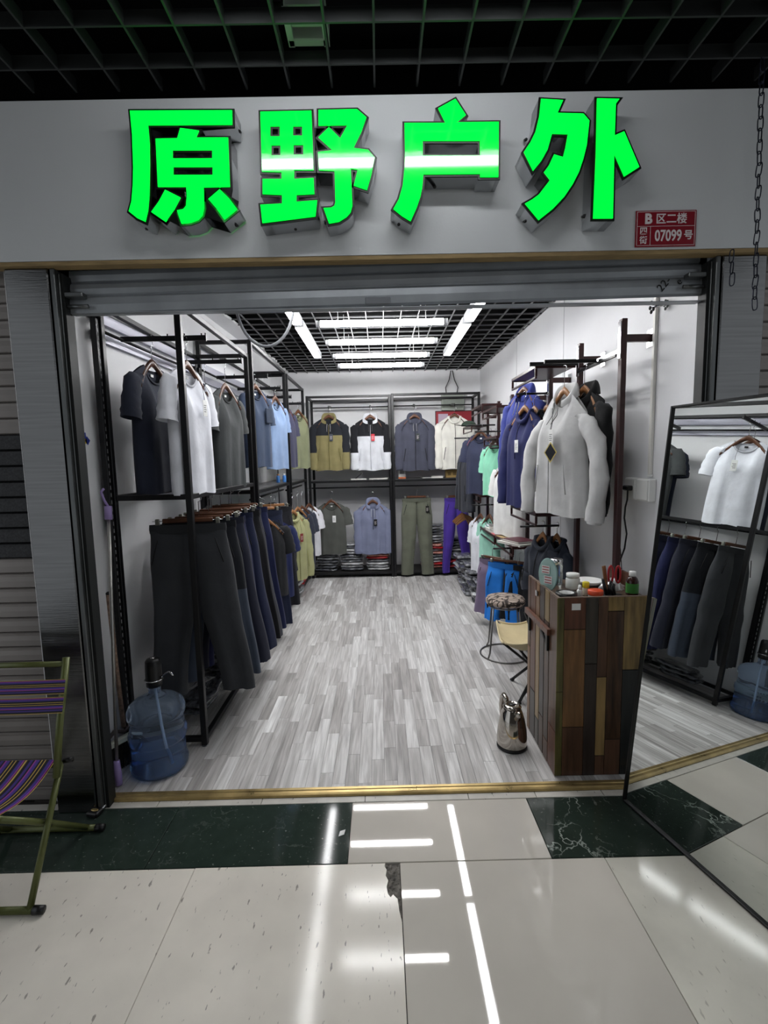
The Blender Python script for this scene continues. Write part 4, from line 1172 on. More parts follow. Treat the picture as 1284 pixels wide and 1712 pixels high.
for i, (x, c, lb) in enumerate(((1.095, (30, 32, 38), 'black jacket directly behind the navy half zip top'), (1.17, (24, 24, 28), 'second black jacket behind the navy half zip top'), (1.17, (36, 38, 46), 'dark grey jacket third behind the navy half zip top'))):
    jacket(lb, 'wooden hanger inside the ' + lb, (x, 3.47 - 0.02 * i, 1.81), rad(-76), c, seed=55 + i, H=0.64, Wd=0.36, hook=0.115, hood=False, spread=0.05, hm=M_WOODL)
tee('long white t-shirt hanging above the maroon folder', 'wooden hanger inside the long white right t-shirt', (1.09, 4.12, 1.44), rad(-72), (228, 228, 226), seed=60, H=0.61, Wd=0.44, hook=0.12)
tee('mint green t-shirt on the right rack', 'wooden hanger inside the mint green t-shirt', (1.1, 4.66, 1.63), rad(-72), (142, 214, 182), seed=61, H=0.50, Wd=0.40, hook=0.115)
tee('white sleeveless top beside the mint green t-shirt', 'wooden hanger inside the white sleeveless top', (1.11, 4.9, 1.67), rad(-72), (226, 230, 232), seed=62, H=0.40, Wd=0.32, hook=0.09, sleeves=False, cat='vest', name='vest')
tee('navy t-shirt with a pink chest stripe on the right rack', 'wooden hanger inside the pink striped navy t-shirt', (1.035, 5.02, 1.735), rad(-44), (52, 56, 78), seed=63, H=0.61, Wd=0.34, hook=0.08, seam=(220, 120, 130), sleeve_out=0.03)
jacket('narrow dark grey jacket at the far end of the right rack', 'wooden hanger inside the narrow dark grey jacket', (0.965, 5.45, 1.6), rad(-80), (56, 58, 66), seed=64, H=0.7, Wd=0.34, hook=0.105, hood=False, spread=0.03)
tee('white low hanging top below the right shelf', 'wooden hanger inside the white low top', (1.02, 4.95, 0.885), rad(-72), (226, 228, 236), seed=65, H=0.56, Wd=0.34, hook=0.13, sleeve_out=0.02)
tee('pale mint low hanging top below the right shelf', 'wooden hanger inside the pale mint low top', (1.07, 4.76, 0.9), rad(-72), (160, 216, 196), seed=66, H=0.58, Wd=0.34, hook=0.115, sleeve_out=0.02)
trousers('bright blue shorts on a clip hanger by the round stool', 'trouser clip hanger holding the bright blue shorts', (1.03, 4, 0.61), rad(-36), (40, 124, 216), L=0.48, Wd=0.30, hemw=0.145, gap=0.02, crotch=0.28, seed=67, hook=0.115, cat='shorts', name='shorts', knee=False)
trousers('mauve shorts behind the bright blue ones', 'trouser clip hanger holding the mauve shorts', (0.97, 4.2, 0.6), rad(-50), (122, 108, 132), L=0.48, Wd=0.28, hemw=0.135, gap=0.02, crotch=0.28, seed=68, hook=0.115, cat='shorts', name='shorts', knee=False)
trousers('black shorts beside the bright blue ones', 'trouser clip hanger holding the black shorts', (1.13, 3.92, 0.61), rad(-46), (26, 28, 32), L=0.46, Wd=0.28, hemw=0.135, gap=0.02, crotch=0.28, seed=69, hook=0.115, cat='shorts', name='shorts', knee=False)
jacket('dark slate jacket hanging low behind the counter', 'wooden hanger inside the dark slate low jacket', (1.13, 3.36, 0.93), rad(-70), (50, 54, 64), seed=70, H=0.4, Wd=0.25, hook=0.10, hood=False, spread=0.01, hm=M_WOODL)
jacket('black jacket hanging low behind the counter, nearer the wall', 'wooden hanger inside the black low jacket', (1.2, 3.28, 0.93), rad(-72), (36, 42, 54), seed=71, H=0.4, Wd=0.25, hook=0.10, hood=False, spread=0.01, hm=M_WOODL)

# ================================================================== PLASTIC PACKETS
M_PK = {'grey': mat('plastic_wrap_grey', (140, 142, 146), 0.16, var=0.75, scale=16, bump=1.0, bscale=28, coat=0.8, stretch=(1, 2, 4)),
        'light': mat('plastic_wrap_light', (196, 198, 200), 0.14, var=0.5, scale=14, bump=1.0, bscale=26, coat=0.8, stretch=(1, 2, 4)),
        'dark': mat('plastic_wrap_dark', (78, 80, 86), 0.14, var=0.8, scale=18, bump=1.0, bscale=28, coat=0.9, stretch=(1, 2, 4)),
        'red': mat('plastic_wrap_red', (176, 36, 42), 0.16, var=0.5, scale=14, bump=1.0, bscale=28, coat=0.9),
        'pink': mat('plastic_wrap_pink', (190, 128, 116), 0.16, var=0.5, scale=14, bump=1.0, bscale=28, coat=0.9)}
def pk_mesh(sd, m, sx=0.29, sy=0.21, sz=0.034):
    rr = random.Random(sd)
    a, b, c = (rr.uniform(0, 6) for _ in range(3))
    n, k = 28, 10
    vs = []
    for i in range(k + 1):
        v = -PI / 2 + PI * i / k
        for j in range(n):
            u = 2 * PI * j / n
            e = lambda q, p: math.copysign(abs(q) ** p, q)
            cv = abs(math.cos(v)) ** 0.35
            x, y, z = sx / 2 * cv * e(math.cos(u), 0.35), sy / 2 * cv * e(math.sin(u), 0.35), sz / 2 * e(math.sin(v), 0.8)
            z += 0.004 * math.sin(x * 34 + a) * math.cos(y * 40 + b)
            x += 0.006 * math.sin(y * 30 + c) + 0.004 * math.sin(z * 200 + a)
            y += 0.006 * math.sin(x * 26 + b)
            vs.append((x, y, z + sz / 2 + 0.004))
    fs = [(i * n + j, i * n + (j + 1) % n, (i + 1) * n + (j + 1) % n, (i + 1) * n + j) for i in range(k) for j in range(n)]
    return MB().add(vs, fs).mesh('clothes_packet', m, True)
PKM = {c: [pk_mesh(i * 7 + len(c), M_PK[c]) for i in range(3)] for c in M_PK}
PKN = {'grey': 'grey', 'light': 'pale', 'dark': 'dark', 'red': 'red', 'pink': 'pinkish'}
ORD = ('lowest,', 'second', 'third', 'fourth', 'fifth', 'sixth', 'seventh', 'eighth', 'ninth', 'tenth', 'eleventh', 'twelfth', 'thirteenth', 'fourteenth', 'fifteenth', 'sixteenth')
def stack(label, x, y, z, cols, group, rz=0.0, dz=0.036, jit=0.012, kind='packet'):
    for i, c in enumerate(cols):
        o = link('clothes_packet', rnd.choice(PKM[c]), None, (x + rnd.uniform(-jit, jit), y + rnd.uniform(-jit, jit), z + i * dz), (rnd.uniform(-.03, .03), rnd.uniform(-.03, .03), rz + rnd.uniform(-.12, .12)))
        tag(o, '%s %s %s from the bottom in %s' % (PKN[c], kind, ORD[i], label), 'packet', group)
g_, l_, d_, r_, p_ = 'grey', 'light', 'dark', 'red', 'pink'
stack('the pile under the grey back t-shirt', -0.715, 6.25, 0.078, (d_, d_, g_, d_, g_, d_), 'packets under the grey back t-shirt')
stack('the pile left of the lavender hoodie', -0.40, 6.25, 0.078, (d_, g_, l_, d_, g_, d_, g_, l_, d_, g_), 'packets between t-shirt and hoodie')
stack('the pile under the lavender hoodie', -0.06, 6.24, 0.078, (l_, g_, l_, d_, r_, p_, d_), 'packets under the lavender hoodie')
stack('the pile between the back trousers', 0.66, 6.30, 0.078, (p_, r_, l_, g_, d_, p_, g_, r_, p_, d_, g_, g_, d_, d_, g_, d_), 'packets between the back trousers')
stack('the pile behind the purple trousers', 0.98, 6.30, 0.078, (r_, d_, r_, d_, g_, d_, l_, d_, g_, d_, d_), 'packets behind the purple trousers')
stack('the far left red pile', -1.0, 5.62, 0.062, (r_, r_, p_, r_, r_, r_), 'red packets by the far left corner', rz=D90, jit=0.03)
stack('the clear pile before the red one', -1.0, 5.22, 0.062, (l_, g_, l_, l_, g_), 'clear packets on the far left rack', rz=D90, jit=0.03)
stack('the middle left rack pile', -1.03, 4.3, 0.062, (g_, d_, l_, g_, d_, g_), 'packets on the middle left rack', rz=D90, jit=0.02)
stack('the near pile under the trousers', -1.12, 2.80, 0.062, (d_, d_, d_), 'dark packets under the trousers', rz=D90, jit=0.02)
stack('the farther pile under the trousers', -1.12, 3.2, 0.062, (d_, d_, d_, d_), 'farther dark packets under the trousers', rz=D90, jit=0.02)
for k, (x, y, n) in enumerate(((1.02, 5.80, 9), (1.02, 5.55, 8), (1.02, 5.28, 7), (1.03, 5.0, 6), (1.08, 4.72, 5))):
    stack('floor pile %s the back wall, right' % ('nearest', 'second from', 'third from', 'fourth from', 'fifth from')[k], x, y, 0.006, [(g_, l_, g_, d_)[(i + k) % 4] for i in range(n)], 'floor packets under the right rack', rz=D90, jit=0.035)

# ================================================================== SMALL THINGS ON SHELVES
M_PAPER = mat('paper', (226, 224, 218), 0.7)
def book(label, x, y, z, w, d, h, cover, rz=0.0, group=None, tilt=0.0):
    t = thing('book', label, 'book', (x, y, z), rz, group)
    t.rotation_euler = (0, tilt, rz)
    c = cover
    box('page_block', M_PAPER, t, -w / 2 + 0.003, w / 2 - 0.003, -d / 2 + 0.003, d / 2 - 0.001, 0.002, h - 0.002)
    box('cover', c, t, -w / 2, w / 2, -d / 2, d / 2, 0, 0.0018)
    box('cover', c, t, -w / 2, w / 2, -d / 2, d / 2, h - 0.0018, h)
    box('spine', c, t, -w / 2, w / 2, d / 2 - 0.001, d / 2 + 0.001, 0, h)
    return t
C_W = mat('cover_white', (222, 222, 216), 0.5)
C_M = mat('cover_maroon', (82, 24, 40), 0.45)
C_N = mat('cover_navy', (34, 40, 60), 0.5)
C_T = mat('cover_tan', (190, 164, 116), 0.6)
C_P = mat('cover_pink', (214, 120, 128), 0.5)
ZB = 1.2545
book('white magazine lying on the left back shelf', -0.28, 6.20, ZB, 0.20, 0.15, 0.012, C_W, 0.1)
book('dark booklet leaning on the white magazine at the back', -0.27, 6.20, ZB + 0.04, 0.11, 0.08, 0.008, C_N, 0.2, tilt=rad(-38))
book('white booklet beside the magazine on the left back shelf', -0.02, 6.20, ZB, 0.24, 0.15, 0.014, C_W, -0.1)
book('navy book lying on the right back shelf', 0.60, 6.22, ZB, 0.16, 0.13, 0.014, C_N, 0.1)
book('white book lying by the wooden box on the back shelf', 0.72, 6.20, ZB, 0.15, 0.13, 0.026, C_W, -0.05)
t = thing('standing_card', 'small white standing card with an orange foot on the back shelf', 'card', (0.275, 6.18, ZB), 0.1)
box('card', M_CARD, t, -0.045, 0.045, -0.002, 0.002, 0.012, 0.135)
box('card_foot', mat('orange_foot', (214, 120, 70), 0.5), t, -0.047, 0.047, -0.012, 0.012, 0, 0.02, bev=0.002)
box('printed_panel', mat('print_grey', (150, 150, 152), 0.6), t, -0.028, 0.028, -0.0026, -0.002, 0.06, 0.115)
t = thing('wooden_box', 'small yellow wooden box with three square panels on the back shelf', 'box', (0.94, 6.22, ZB), 0)
M_PINE = mat('pine_box', (176, 148, 92), 0.5, var=0.15, scale=12)
box('body', M_PINE, t, -0.11, 0.11, -0.05, 0.05, 0, 0.10, bev=0.003)
for k in (-1, 0, 1):
    box('square_panel', mat('box_square', (120, 98, 56), 0.5), t, k * 0.066 - 0.019, k * 0.066 + 0.019, -0.0535, -0.0505, 0.03, 0.07)
t = thing('drink_bottle', 'small blue bottle on the left rack shelf', 'bottle', (-1.02, 4.86, 1.294))
M_BLUB = mat('blue_plastic', (72, 128, 196), 0.3)
for x, lb in ((-1.02, 'small blue bottle with brown cap on the left rack shelf'), (-0.972, 'small pale blue bottle with white cap on the left rack shelf')):
    if x > -1.0: t = thing('drink_bottle', lb, 'bottle', (x, 4.93, 1.294))
    else: t['label'] = lb
    MB().lathe([(0.016, 0), (0.018, 0.006), (0.018, 0.06), (0.012, 0.07)], 14).build('body', M_BLUB, t, True)
    MB().lathe([(0.012, 0.07), (0.013, 0.072), (0.013, 0.085)], 12).build('cap', M_WOODL if x < -1.0 else M_WHITE, t, True)
# things on the right shelves
book('maroon folder standing ajar on the right desk shelf', 1.09, 3.80, 0.832, 0.22, 0.17, 0.016, C_M, rad(-70), tilt=rad(0))
book('white notebook at the front edge of the right desk shelf', 1.08, 3.80, 0.814, 0.28, 0.2, 0.016, C_W, rad(-66))
book('tan paper envelope on the right desk shelf', 1.09, 4.10, 0.814, 0.2, 0.16, 0.008, C_T, rad(-80))
book('pink brochure on the farther right desk shelf', 1.05, 4.33, 0.804, 0.10, 0.14, 0.008, C_P, rad(0))
book('white book lowest in the pile on the farther right desk shelf', 1.09, 4.52, 0.804, 0.16, 0.22, 0.03, C_W, rad(6))
book('grey book topmost in the pile on the farther right desk shelf', 1.09, 4.53, 0.835, 0.14, 0.18, 0.03, mat('cover_grey', (120, 118, 116), 0.5), rad(-10))
t = thing('tape_roll', 'wide roll of clear tape on the right shelf under the navy top', 'tape', (1.04, 3.40, 1.138))
MB().lathe([(0.03, 0), (0.048, 0), (0.048, 0.026), (0.03, 0.026), (0.03, 0)], 28, cap0=False, cap1=False).build('tape', mat('clear_tape', (206, 204, 198), 0.2), t, True)
MB().lathe([(0.0285, 0.001), (0.0298, 0.001), (0.0298, 0.025), (0.0285, 0.025), (0.0285, 0.001)], 24, cap0=False, cap1=False).build('core', M_WOODL, t, True)
t = thing('cap', 'dark green cap lying on the far right shelf', 'cap', (1.0, 5.5, 1.853))
MB().grid(lambda u, v: (0.085 * math.cos(2 * PI * u) * math.sin(v * PI / 2 + .001), 0.085 * math.sin(2 * PI * u) * math.sin(v * PI / 2 + .001), 0.06 * math.cos(v * PI / 2)), 20, 8, True).build('crown', cloth((44, 58, 48)), t, True)
MB().grid(lambda u, v: (-0.06 - 0.09 * v * math.cos((u - .5) * 1.6), 0.07 * (u - 0.5) * 2 * (1 - 0.25 * v), 0.004 + 0.008 * v), 10, 6).build('visor', cloth((36, 48, 40)), t, True)
for k in range(4):
    hanger(('nearest', 'second', 'third', 'last')[k] + ' spare wooden hanger in the bunch by the purple trousers', (0.965 + 0.02 * k, 5.75 - 0.03 * k, 0.82 - 0.008 * k), rad(-60 + 6 * k), m=M_WOODL, w=0.30, drop=0.1, hook=0.09, group='bunch of spare hangers')

# ---- poster, switch box and cables on the back wall
t = thing('poster', 'red and white poster behind the off white jacket', 'poster', (1.0, 6.585, 1.66))
box('sheet', mat('poster_red', (168, 44, 56), 0.5), t, -0.24, 0.24, 0, 0.004, 0, 0.46)
box('border', mat('poster_edge', (36, 30, 34), 0.5), t, -0.25, 0.25, 0.004, 0.008, -0.01, 0.47)
box('printed_panel', mat('poster_pale', (196, 178, 196), 0.5), t, -0.21, -0.08, -0.001, 0, 0.26, 0.43)
box('printed_panel', mat('poster_pale', (196, 178, 196), 0.5), t, -0.04, 0.06, -0.001, 0, 0.3, 0.42)
t = thing('switch_box', 'pale green electrical box high on the back wall', 'fixture', (0.98, 6.57, 2.13))
box('housing', mat('pale_green_box', (176, 184, 174), 0.4), t, -0.15, 0.15, -0.04, 0.02, 0, 0.22, bev=0.006)
box('door', mat('pale_green_door', (160, 168, 158), 0.3), t, -0.13, 0.13, -0.046, -0.0405, 0.02, 0.2, bev=0.003)
for k, (x0, x1) in enumerate(((0.90, 0.96), (1.04, 0.98))):
    o = MB().tube([(0, 0, 0), ((x1 - x0) * -0.2, -0.01, 0.08), ((x1 - x0) * 0.6, -0.015, 0.18), ((x1 - x0), 0, 0.30)], 0.006, 6).build('cable', M_BLKP, None, True, (x0, 6.575, 2.35))
    tag(o, ('left' if k == 0 else 'right') + ' black cable running from the switch box up to the ceiling', 'cable')
# ---- grey hose looping from the ceiling
o = MB().tube([(-0.02 * 0, 0, 0)] and [(0.21 - 0.21 * math.cos(a) - 0.21, 0, -0.33 * math.sin(a)) for a in [PI * k / 20 for k in range(21)]], 0.011, 8).build('ceiling_hose', mat('grey_hose', (112, 114, 118), 0.5), None, True, (-0.80, 3.62, 2.66))
tag(o, 'grey hose looping down from the ceiling over the left rack', 'hose')

# ================================================================== COUNTER
def wood(name, rgb, var=0.35, rough=0.38):
    return mat(name, rgb, rough, var=var, scale=5, stretch=(9, 9, 1.1), bump=0.05, bscale=20, coat=0.15)
CW = {'gold': wood('plank_gold', (122, 100, 58), 0.5), 'tan': wood('plank_tan', (144, 118, 76), 0.25), 'brown': wood('plank_brown', (84, 58, 42)), 'amber': wood('plank_amber', (118, 84, 50)),
      'slate': wood('plank_slate', (62, 56, 50)), 'dark': wood('plank_dark', (50, 40, 36)), 'worn': wood('plank_worn', (58, 38, 22), 0.9), 'black': wood('plank_black', (28, 31, 30)),
      'moss': wood('plank_moss', (92, 86, 46), 0.5), 'red': wood('plank_red', (92, 56, 40))}
CX0, CX1, CY0, CY1, CZ = 0.785, 1.235, 2.125, 2.56, 0.855
co = thing('counter', 'tall counter clad in mixed reclaimed wood planks by the entrance', 'counter', ((CX0 + CX1) / 2, (CY0 + CY1) / 2, 0.006))
ox, oy = (CX0 + CX1) / 2, (CY0 + CY1) / 2
def CB(nm, x0, x1, y0, y1, z0, z1, m, bev=0.0015, parent=None):
    return box(nm, m, parent or co, x0 - ox, x1 - ox, y0 - oy, y1 - oy, z0, z1, bev=bev)
CB('body', CX0 + 0.004, CX1, CY0 + 0.004, CY1, 0.0, CZ - 0.03, mat('counter_core', (36, 28, 24), 0.7), 0)
CB('counter_top', CX0 + 0.016, CX1 - 0.012, CY0 + 0.016, CY1 - 0.012, CZ - 0.0295, CZ - 0.022, wood('top_wood', (74, 58, 46)), 0)
M_EDGE = mat('plank_edge', (112, 96, 84), 0.5)
CB('front_rim', CX0 + 0.004, CX1, CY0 + 0.004, CY0 + 0.0155, CZ - 0.029, CZ + 0.003, M_EDGE, 0)
CB('side_rim', CX0 + 0.004, CX0 + 0.0155, CY0 + 0.016, CY1, CZ - 0.029, CZ + 0.003, M_EDGE, 0)
FP = [(597, 637, 395, 992, 'moss'), (597, 637, 996, 1555, 'moss'), (640, 765, 395, 590, 'red'), (640, 765, 595, 1225, 'amber'), (640, 765, 1230, 1555, 'brown'),
      (768, 838, 395, 812, 'slate'), (768, 838, 818, 1555, 'dark'), (841, 896, 395, 900, 'brown'), (841, 896, 905, 1420, 'tan'), (841, 896, 1425, 1555, 'brown'),
      (899, 991, 395, 480, 'gold'), (899, 991, 485, 1312, 'worn'), (899, 991, 1318, 1555, 'brown'), (994, 1122, 395, 857, 'gold'), (994, 1122, 862, 1555, 'black'), (1125, 1182, 395, 1555, 'black')]
for x0, x1, y0, y1, m in FP:
    a, b = CX0 + (x0 - 597) / 585 * (CX1 - CX0), CX0 + (x1 - 597) / 585 * (CX1 - CX0)
    CB('plank', a, b, CY0 + 0.0005, CY0 + 0.004, max(0.002, (1555 - y1) / 1160 * CZ), (1555 - y0) / 1160 * CZ, CW[m], 0.0006)
SP = [(0.0, 0.10, 0.0, 0.55, 'amber'), (0.0, 0.10, 0.555, 1, 'brown'), (0.11, 0.30, 0, 0.30, 'dark'), (0.11, 0.30, 0.305, 1.0, 'red'), (0.31, 0.44, 0.0, 0.16, 'slate'), (0.31, 0.44, 0.165, 0.80, 'tan'), (0.31, 0.44, 0.805, 1, 'amber'),
      (0.45, 0.60, 0.0, 0.22, 'worn'), (0.45, 0.60, 0.225, 1.0, 'dark'), (0.61, 0.76, 0.0, 0.12, 'brown'), (0.61, 0.76, 0.125, 0.82, 'worn'), (0.61, 0.76, 0.825, 1.0, 'gold'), (0.77, 1.0, 0.0, 0.25, 'red'), (0.77, 1.0, 0.255, 1.0, 'brown')]
for u0, u1, v0, v1, m in SP:          # u runs from the far end of the left side to the front corner
    y1_, y0_ = CY1 - u0 * (CY1 - CY0), CY1 - u1 * (CY1 - CY0) + 0.004
    CB('plank', CX0 + 0.0005, CX0 + 0.004, y0_, y1_, max(0.002, v0 * CZ), v1 * CZ, CW[m], 0.0006)
fl = CB('folding_shelf', CX0 - 0.02, CX0 - 0.0005, CY0 + 0.075, CY1 - 0.005, 0.655, 0.685, CW['red'])
for y in (CY0 + 0.11, CY1 - 0.05):
    bk = CB('folding_bracket', CX0 - 0.012, CX0 - 0.001, y - 0.012, y + 0.012, 0.57, 0.654, M_BLKP, 0.002)
    MB().bar((CX0 - 0.008 - ox, y - oy, 0.60), (CX0 - 0.018 - ox, y + 0.05 - oy, 0.655), 0.006, 0.012).build('bracket_arm', M_BLKP, bk)
CB('door_lock', CX0 - 0.012, CX0 - 0.0005, CY1 - 0.175, CY1 - 0.155, 0.79, 0.82, M_CHROME, 0.003)
st = CB('sticker', CX0 + 0.065, CX0 + 0.105, CY0 - 0.0008, CY0 + 0.0004, 0.80, 0.83, M_CARD, 0)
CB('back_upstand', CX1 - 0.012, CX1, CY0 + 0.2, CY1, CZ - 0.0215, CZ + 0.05, CW['red'])

# ---- things standing on the counter
ZT = CZ - 0.022 + 0.006
t = thing('hand_fan', 'pale teal oval hand fan leaning on the counter edge', 'fan', (0.815, 2.34, ZT), rad(-52))
def fan(u, v):
    a = 2 * PI * u
    return (0.050 * v * math.cos(a), 0.0, 0.080 + 0.080 * v * math.sin(a))
mb = MB(); n = 36
for y in (-0.0015, 0.0015):
    mb.grid(lambda u, v: (fan(u, v)[0], y + 0.003 * math.cos(v * 3), fan(u, v)[2]), n, 5, True)
mb.build('blade', mat('teal_fan', (176, 206, 200), 0.4), t, True)
MB().tube([(fan(i / 40, 1.0)[0], 0, fan(i / 40, 1)[2]) for i in range(40)], 0.0028, 6, closed=True).build('rim', mat('teal_rim', (150, 190, 186), 0.4), t, True)
for k, (x, z) in enumerate(((-0.010, 0.105), (0.004, 0.055))):
    pn = box('printed_panel', M_CARD, t, x - 0.022, x + 0.022, -0.0062, -0.0052, z - 0.02, z + 0.02)
    mb = MB()
    for q in range(3): mb.box(x - 0.018, x + 0.018, -0.0068, -0.0062, z - 0.016 + q * 0.013, z - 0.011 + q * 0.013)
    mb.build('printed_lines', mat('fan_red', (180, 96, 96), 0.6), pn)
t = thing('glass_jar', 'clear glass jar with a silver lid behind the fan', 'jar', (0.90, 2.46, ZT))
M_GLASS = mat('clear_glass', (205, 212, 210), 0.05, trans=0.85)
MB().lathe([(0.030, 0), (0.032, 0.005), (0.032, 0.10), (0.028, 0.115)], 24).build('glass', M_GLASS, t, True)
MB().lathe([(0.030, 0.115), (0.031, 0.117), (0.031, 0.132), (0.02, 0.134)], 24).build('lid', M_CHROME, t, True)
t = thing('tape_roll', 'black roll of tape lying at the front left of the counter', 'tape', (0.853, 2.20, ZT))
MB().lathe([(0.034, 0), (0.048, 0), (0.048, 0.030), (0.034, 0.030), (0.034, 0)], 30, cap0=False, cap1=False).build('tape', M_BLKP, t, True)
MB().lathe([(0.031, 0.001), (0.0338, 0.001), (0.0338, 0.029), (0.031, 0.029), (0.031, 0.001)], 26, cap0=False, cap1=False).build('core', M_CARD, t, True)
def pot(label, name, x, y, prof, m, cap=None, capm=None, cat='bottle', label_m=None, lz=None):
    t = thing(name, label, cat, (x, y, ZT))
    MB().lathe(prof, 26).build('body', m, t, True)
    if cap: MB().lathe(cap, 24).build('cap', capm, t, True)
    if label_m: MB().lathe([(prof[1][0] + 0.0006, lz[0]), (prof[1][0] + 0.0006, lz[1])], 26, cap0=False, cap1=False).build('paper_label', label_m, t, True)
    return t
pot('white round jar behind the black tape', 'plastic_jar', 0.95, 2.37, [(0.032, 0), (0.034, 0.004), (0.034, 0.05), (0.026, 0.058)], M_WHITE, [(0.03, 0.058), (0.032, 0.060), (0.032, 0.076), (0.012, 0.080)], M_WHITE, 'jar')
pot('small white dropper bottle on the counter', 'dropper_bottle', 0.922, 2.215, [(0.012, 0), (0.013, 0.003), (0.013, 0.032), (0.008, 0.038)], M_WHITE, [(0.008, 0.038), (0.009, 0.039), (0.006, 0.058)], M_WHITE)
pot('small bottle with a bright yellow cap on the counter', 'glue_bottle', 0.965, 2.25, [(0.015, 0), (0.016, 0.003), (0.016, 0.032), (0.013, 0.036)], mat('milky_plastic', (206, 202, 184), 0.4), [(0.015, 0.036), (0.016, 0.037), (0.016, 0.062), (0.012, 0.064)], mat('yellow_cap', (214, 196, 40), 0.35))
pot('clear tub with an orange red lid on the counter', 'plastic_jar', 0.985, 2.19, [(0.030, 0), (0.031, 0.003), (0.031, 0.018)], mat('clear_tub', (190, 186, 180), 0.3), [(0.0335, 0.0182), (0.034, 0.020), (0.034, 0.038), (0.030, 0.041)], mat('orange_lid', (214, 78, 42), 0.35), 'jar')
pot('white dish in the middle of the counter', 'dish', 1.06, 2.43, [(0.03, 0), (0.05, 0.006), (0.068, 0.026), (0.064, 0.026), (0.03, 0.009)], M_WHITE, cat='dish')
pot('brown medicine bottle with green label and white cap', 'medicine_bottle', 1.178, 2.235, [(0.026, 0), (0.0275, 0.004), (0.0275, 0.066), (0.022, 0.08), (0.013, 0.09)], mat('brown_glass', (52, 26, 22), 0.12), [(0.014, 0.09), (0.0155, 0.091), (0.0155, 0.112), (0.010, 0.113)], M_WHITE, label_m=mat('green_label', (66, 134, 58), 0.5), lz=(0.012, 0.058))
t = thing('pen_stand', 'black pen stand holding small tools on the counter', 'holder', (1.068, 2.21, ZT))
MB().lathe([(0.047, 0), (0.049, 0.003), (0.049, 0.010), (0.044, 0.011)], 28).build('base', M_BLKP, t, True)
for k, (x, y, a, h) in enumerate(((-0.024, 0, 14, 0.072), (-0.008, 0.01, -8, 0.06), (0.010, -0.006, 6, 0.052), (0.0, -0.014, 22, 0.05))):
    MB().tube([(x, y, 0.012), (x - h * math.sin(rad(a)), y, 0.012 + h)], [0.009, 0.007], 8).build('tool', M_BLKP, t, True)
t = thing('scissors', 'red handled scissors standing upright in the pen stand', 'scissors', (1.092, 2.235, ZT + 0.012), rad(-25))
M_SCR = mat('red_handle', (164, 26, 34), 0.35)
for s in (-1, 1):
    pts = [(s * 0.012 + 0.010 * math.cos(a) + s * 0.004, 0.004 * s, 0.088 + 0.040 * math.sin(a)) for a in [2 * PI * k / 20 for k in range(20)]]
    MB().tube(pts, 0.0048, 8, closed=True).build('handle', M_SCR, t, True)
    MB().bar((s * 0.008, 0.003 * s, 0.052), (-s * 0.003, 0.003 * s, 0.0), 0.004, 0.003).build('blade', M_CHROME, t)
t = thing('wooden_ruler', 'short brown wooden strip leaning behind the scissors', 'ruler', (1.068, 2.255, ZT + 0.012), rad(12))
MB().bar((0, 0, 0), (-0.018, 0.004, 0.125), 0.004, 0.018).build('strip', M_WOODL, t)
t = thing('plastic_bag', 'crumpled clear plastic bag beside the medicine bottle', 'bag', (1.15, 2.34, ZT))
rr_ = random.Random(5)
MB().grid(lambda u, v: ((0.055 * math.sin(v * PI * 0.5 + 0.02)) * math.cos(2 * PI * u) * (1 + 0.2 * math.sin(7 * u * 6.28 + v * 5)) - 0.02, 0.04 * math.sin(v * PI * 0.5 + 0.02) * math.sin(2 * PI * u), 0.001 + 0.045 * math.cos(v * PI / 2) * (1 + 0.25 * math.sin(5 * u * 6.28))), 24, 8, True).build('bag', mat('clear_bag', (214, 214, 216), 0.12, trans=0.5), t, True)
box('paper_slip', M_PAPER, t, -0.03, 0.02, -0.03, 0.0, 0.0005, 0.0015)

# ================================================================== STOOL, CAMP CHAIR, KETTLE
t = thing('round_stool', 'round wire stool with a patterned cushion seat', 'stool', (0.92, 3.56, 0.006))
M_WIREL = mat('grey_steel_wire', (130, 128, 126), 0.3, 0.9)
MB().tube([(0.185 * math.cos(2 * PI * k / 40), 0.185 * math.sin(2 * PI * k / 40), 0.007) for k in range(40)], 0.006, 8, closed=True).build('base_ring', M_WIREL, t, True)
MB().tube([(0.125 * math.cos(2 * PI * k / 40), 0.125 * math.sin(2 * PI * k / 40), 0.385) for k in range(40)], 0.006, 8, closed=True).build('seat_ring', M_WIREL, t, True)
for k in range(4):
    a = rad(35 + 90 * k)
    MB().tube([(0.185 * math.cos(a), 0.185 * math.sin(a), 0.010), (0.165 * math.cos(a), 0.165 * math.sin(a), 0.05), (0.13 * math.cos(a), 0.13 * math.sin(a), 0.385)], 0.0065, 8).build('leg', M_WIREL, t, True)
def leafmat():
    m = bpy.data.materials.new('leaf_print_fabric')
    m.use_nodes = True
    nt = m.node_tree; b = nt.nodes['Principled BSDF']
    tc = nt.nodes.new('ShaderNodeTexCoord'); v = nt.nodes.new('ShaderNodeTexVoronoi'); v.feature = 'DISTANCE_TO_EDGE'; v.inputs['Scale'].default_value = 16
    mp = nt.nodes.new('ShaderNodeMapping'); mp.inputs['Scale'].default_value = (1, 2.2, 1); mp.inputs['Rotation'].default_value = (0, 0, 0.7)
    nt.links.new(tc.outputs['Object'], mp.inputs[0]); nt.links.new(mp.outputs[0], v.inputs['Vector'])
    r = nt.nodes.new('ShaderNodeValToRGB')
    r.color_ramp.elements[0].position = 0.06; r.color_ramp.elements[0].color = (*lin((52, 44, 40)), 1)
    r.color_ramp.elements[1].position = 0.12; r.color_ramp.elements[1].color = (*lin((176, 160, 148)), 1)
    nt.links.new(v.outputs['Distance'], r.inputs[0]); nt.links.new(r.outputs[0], b.inputs['Base Color'])
    b.inputs['Roughness'].default_value = 0.8
    return m
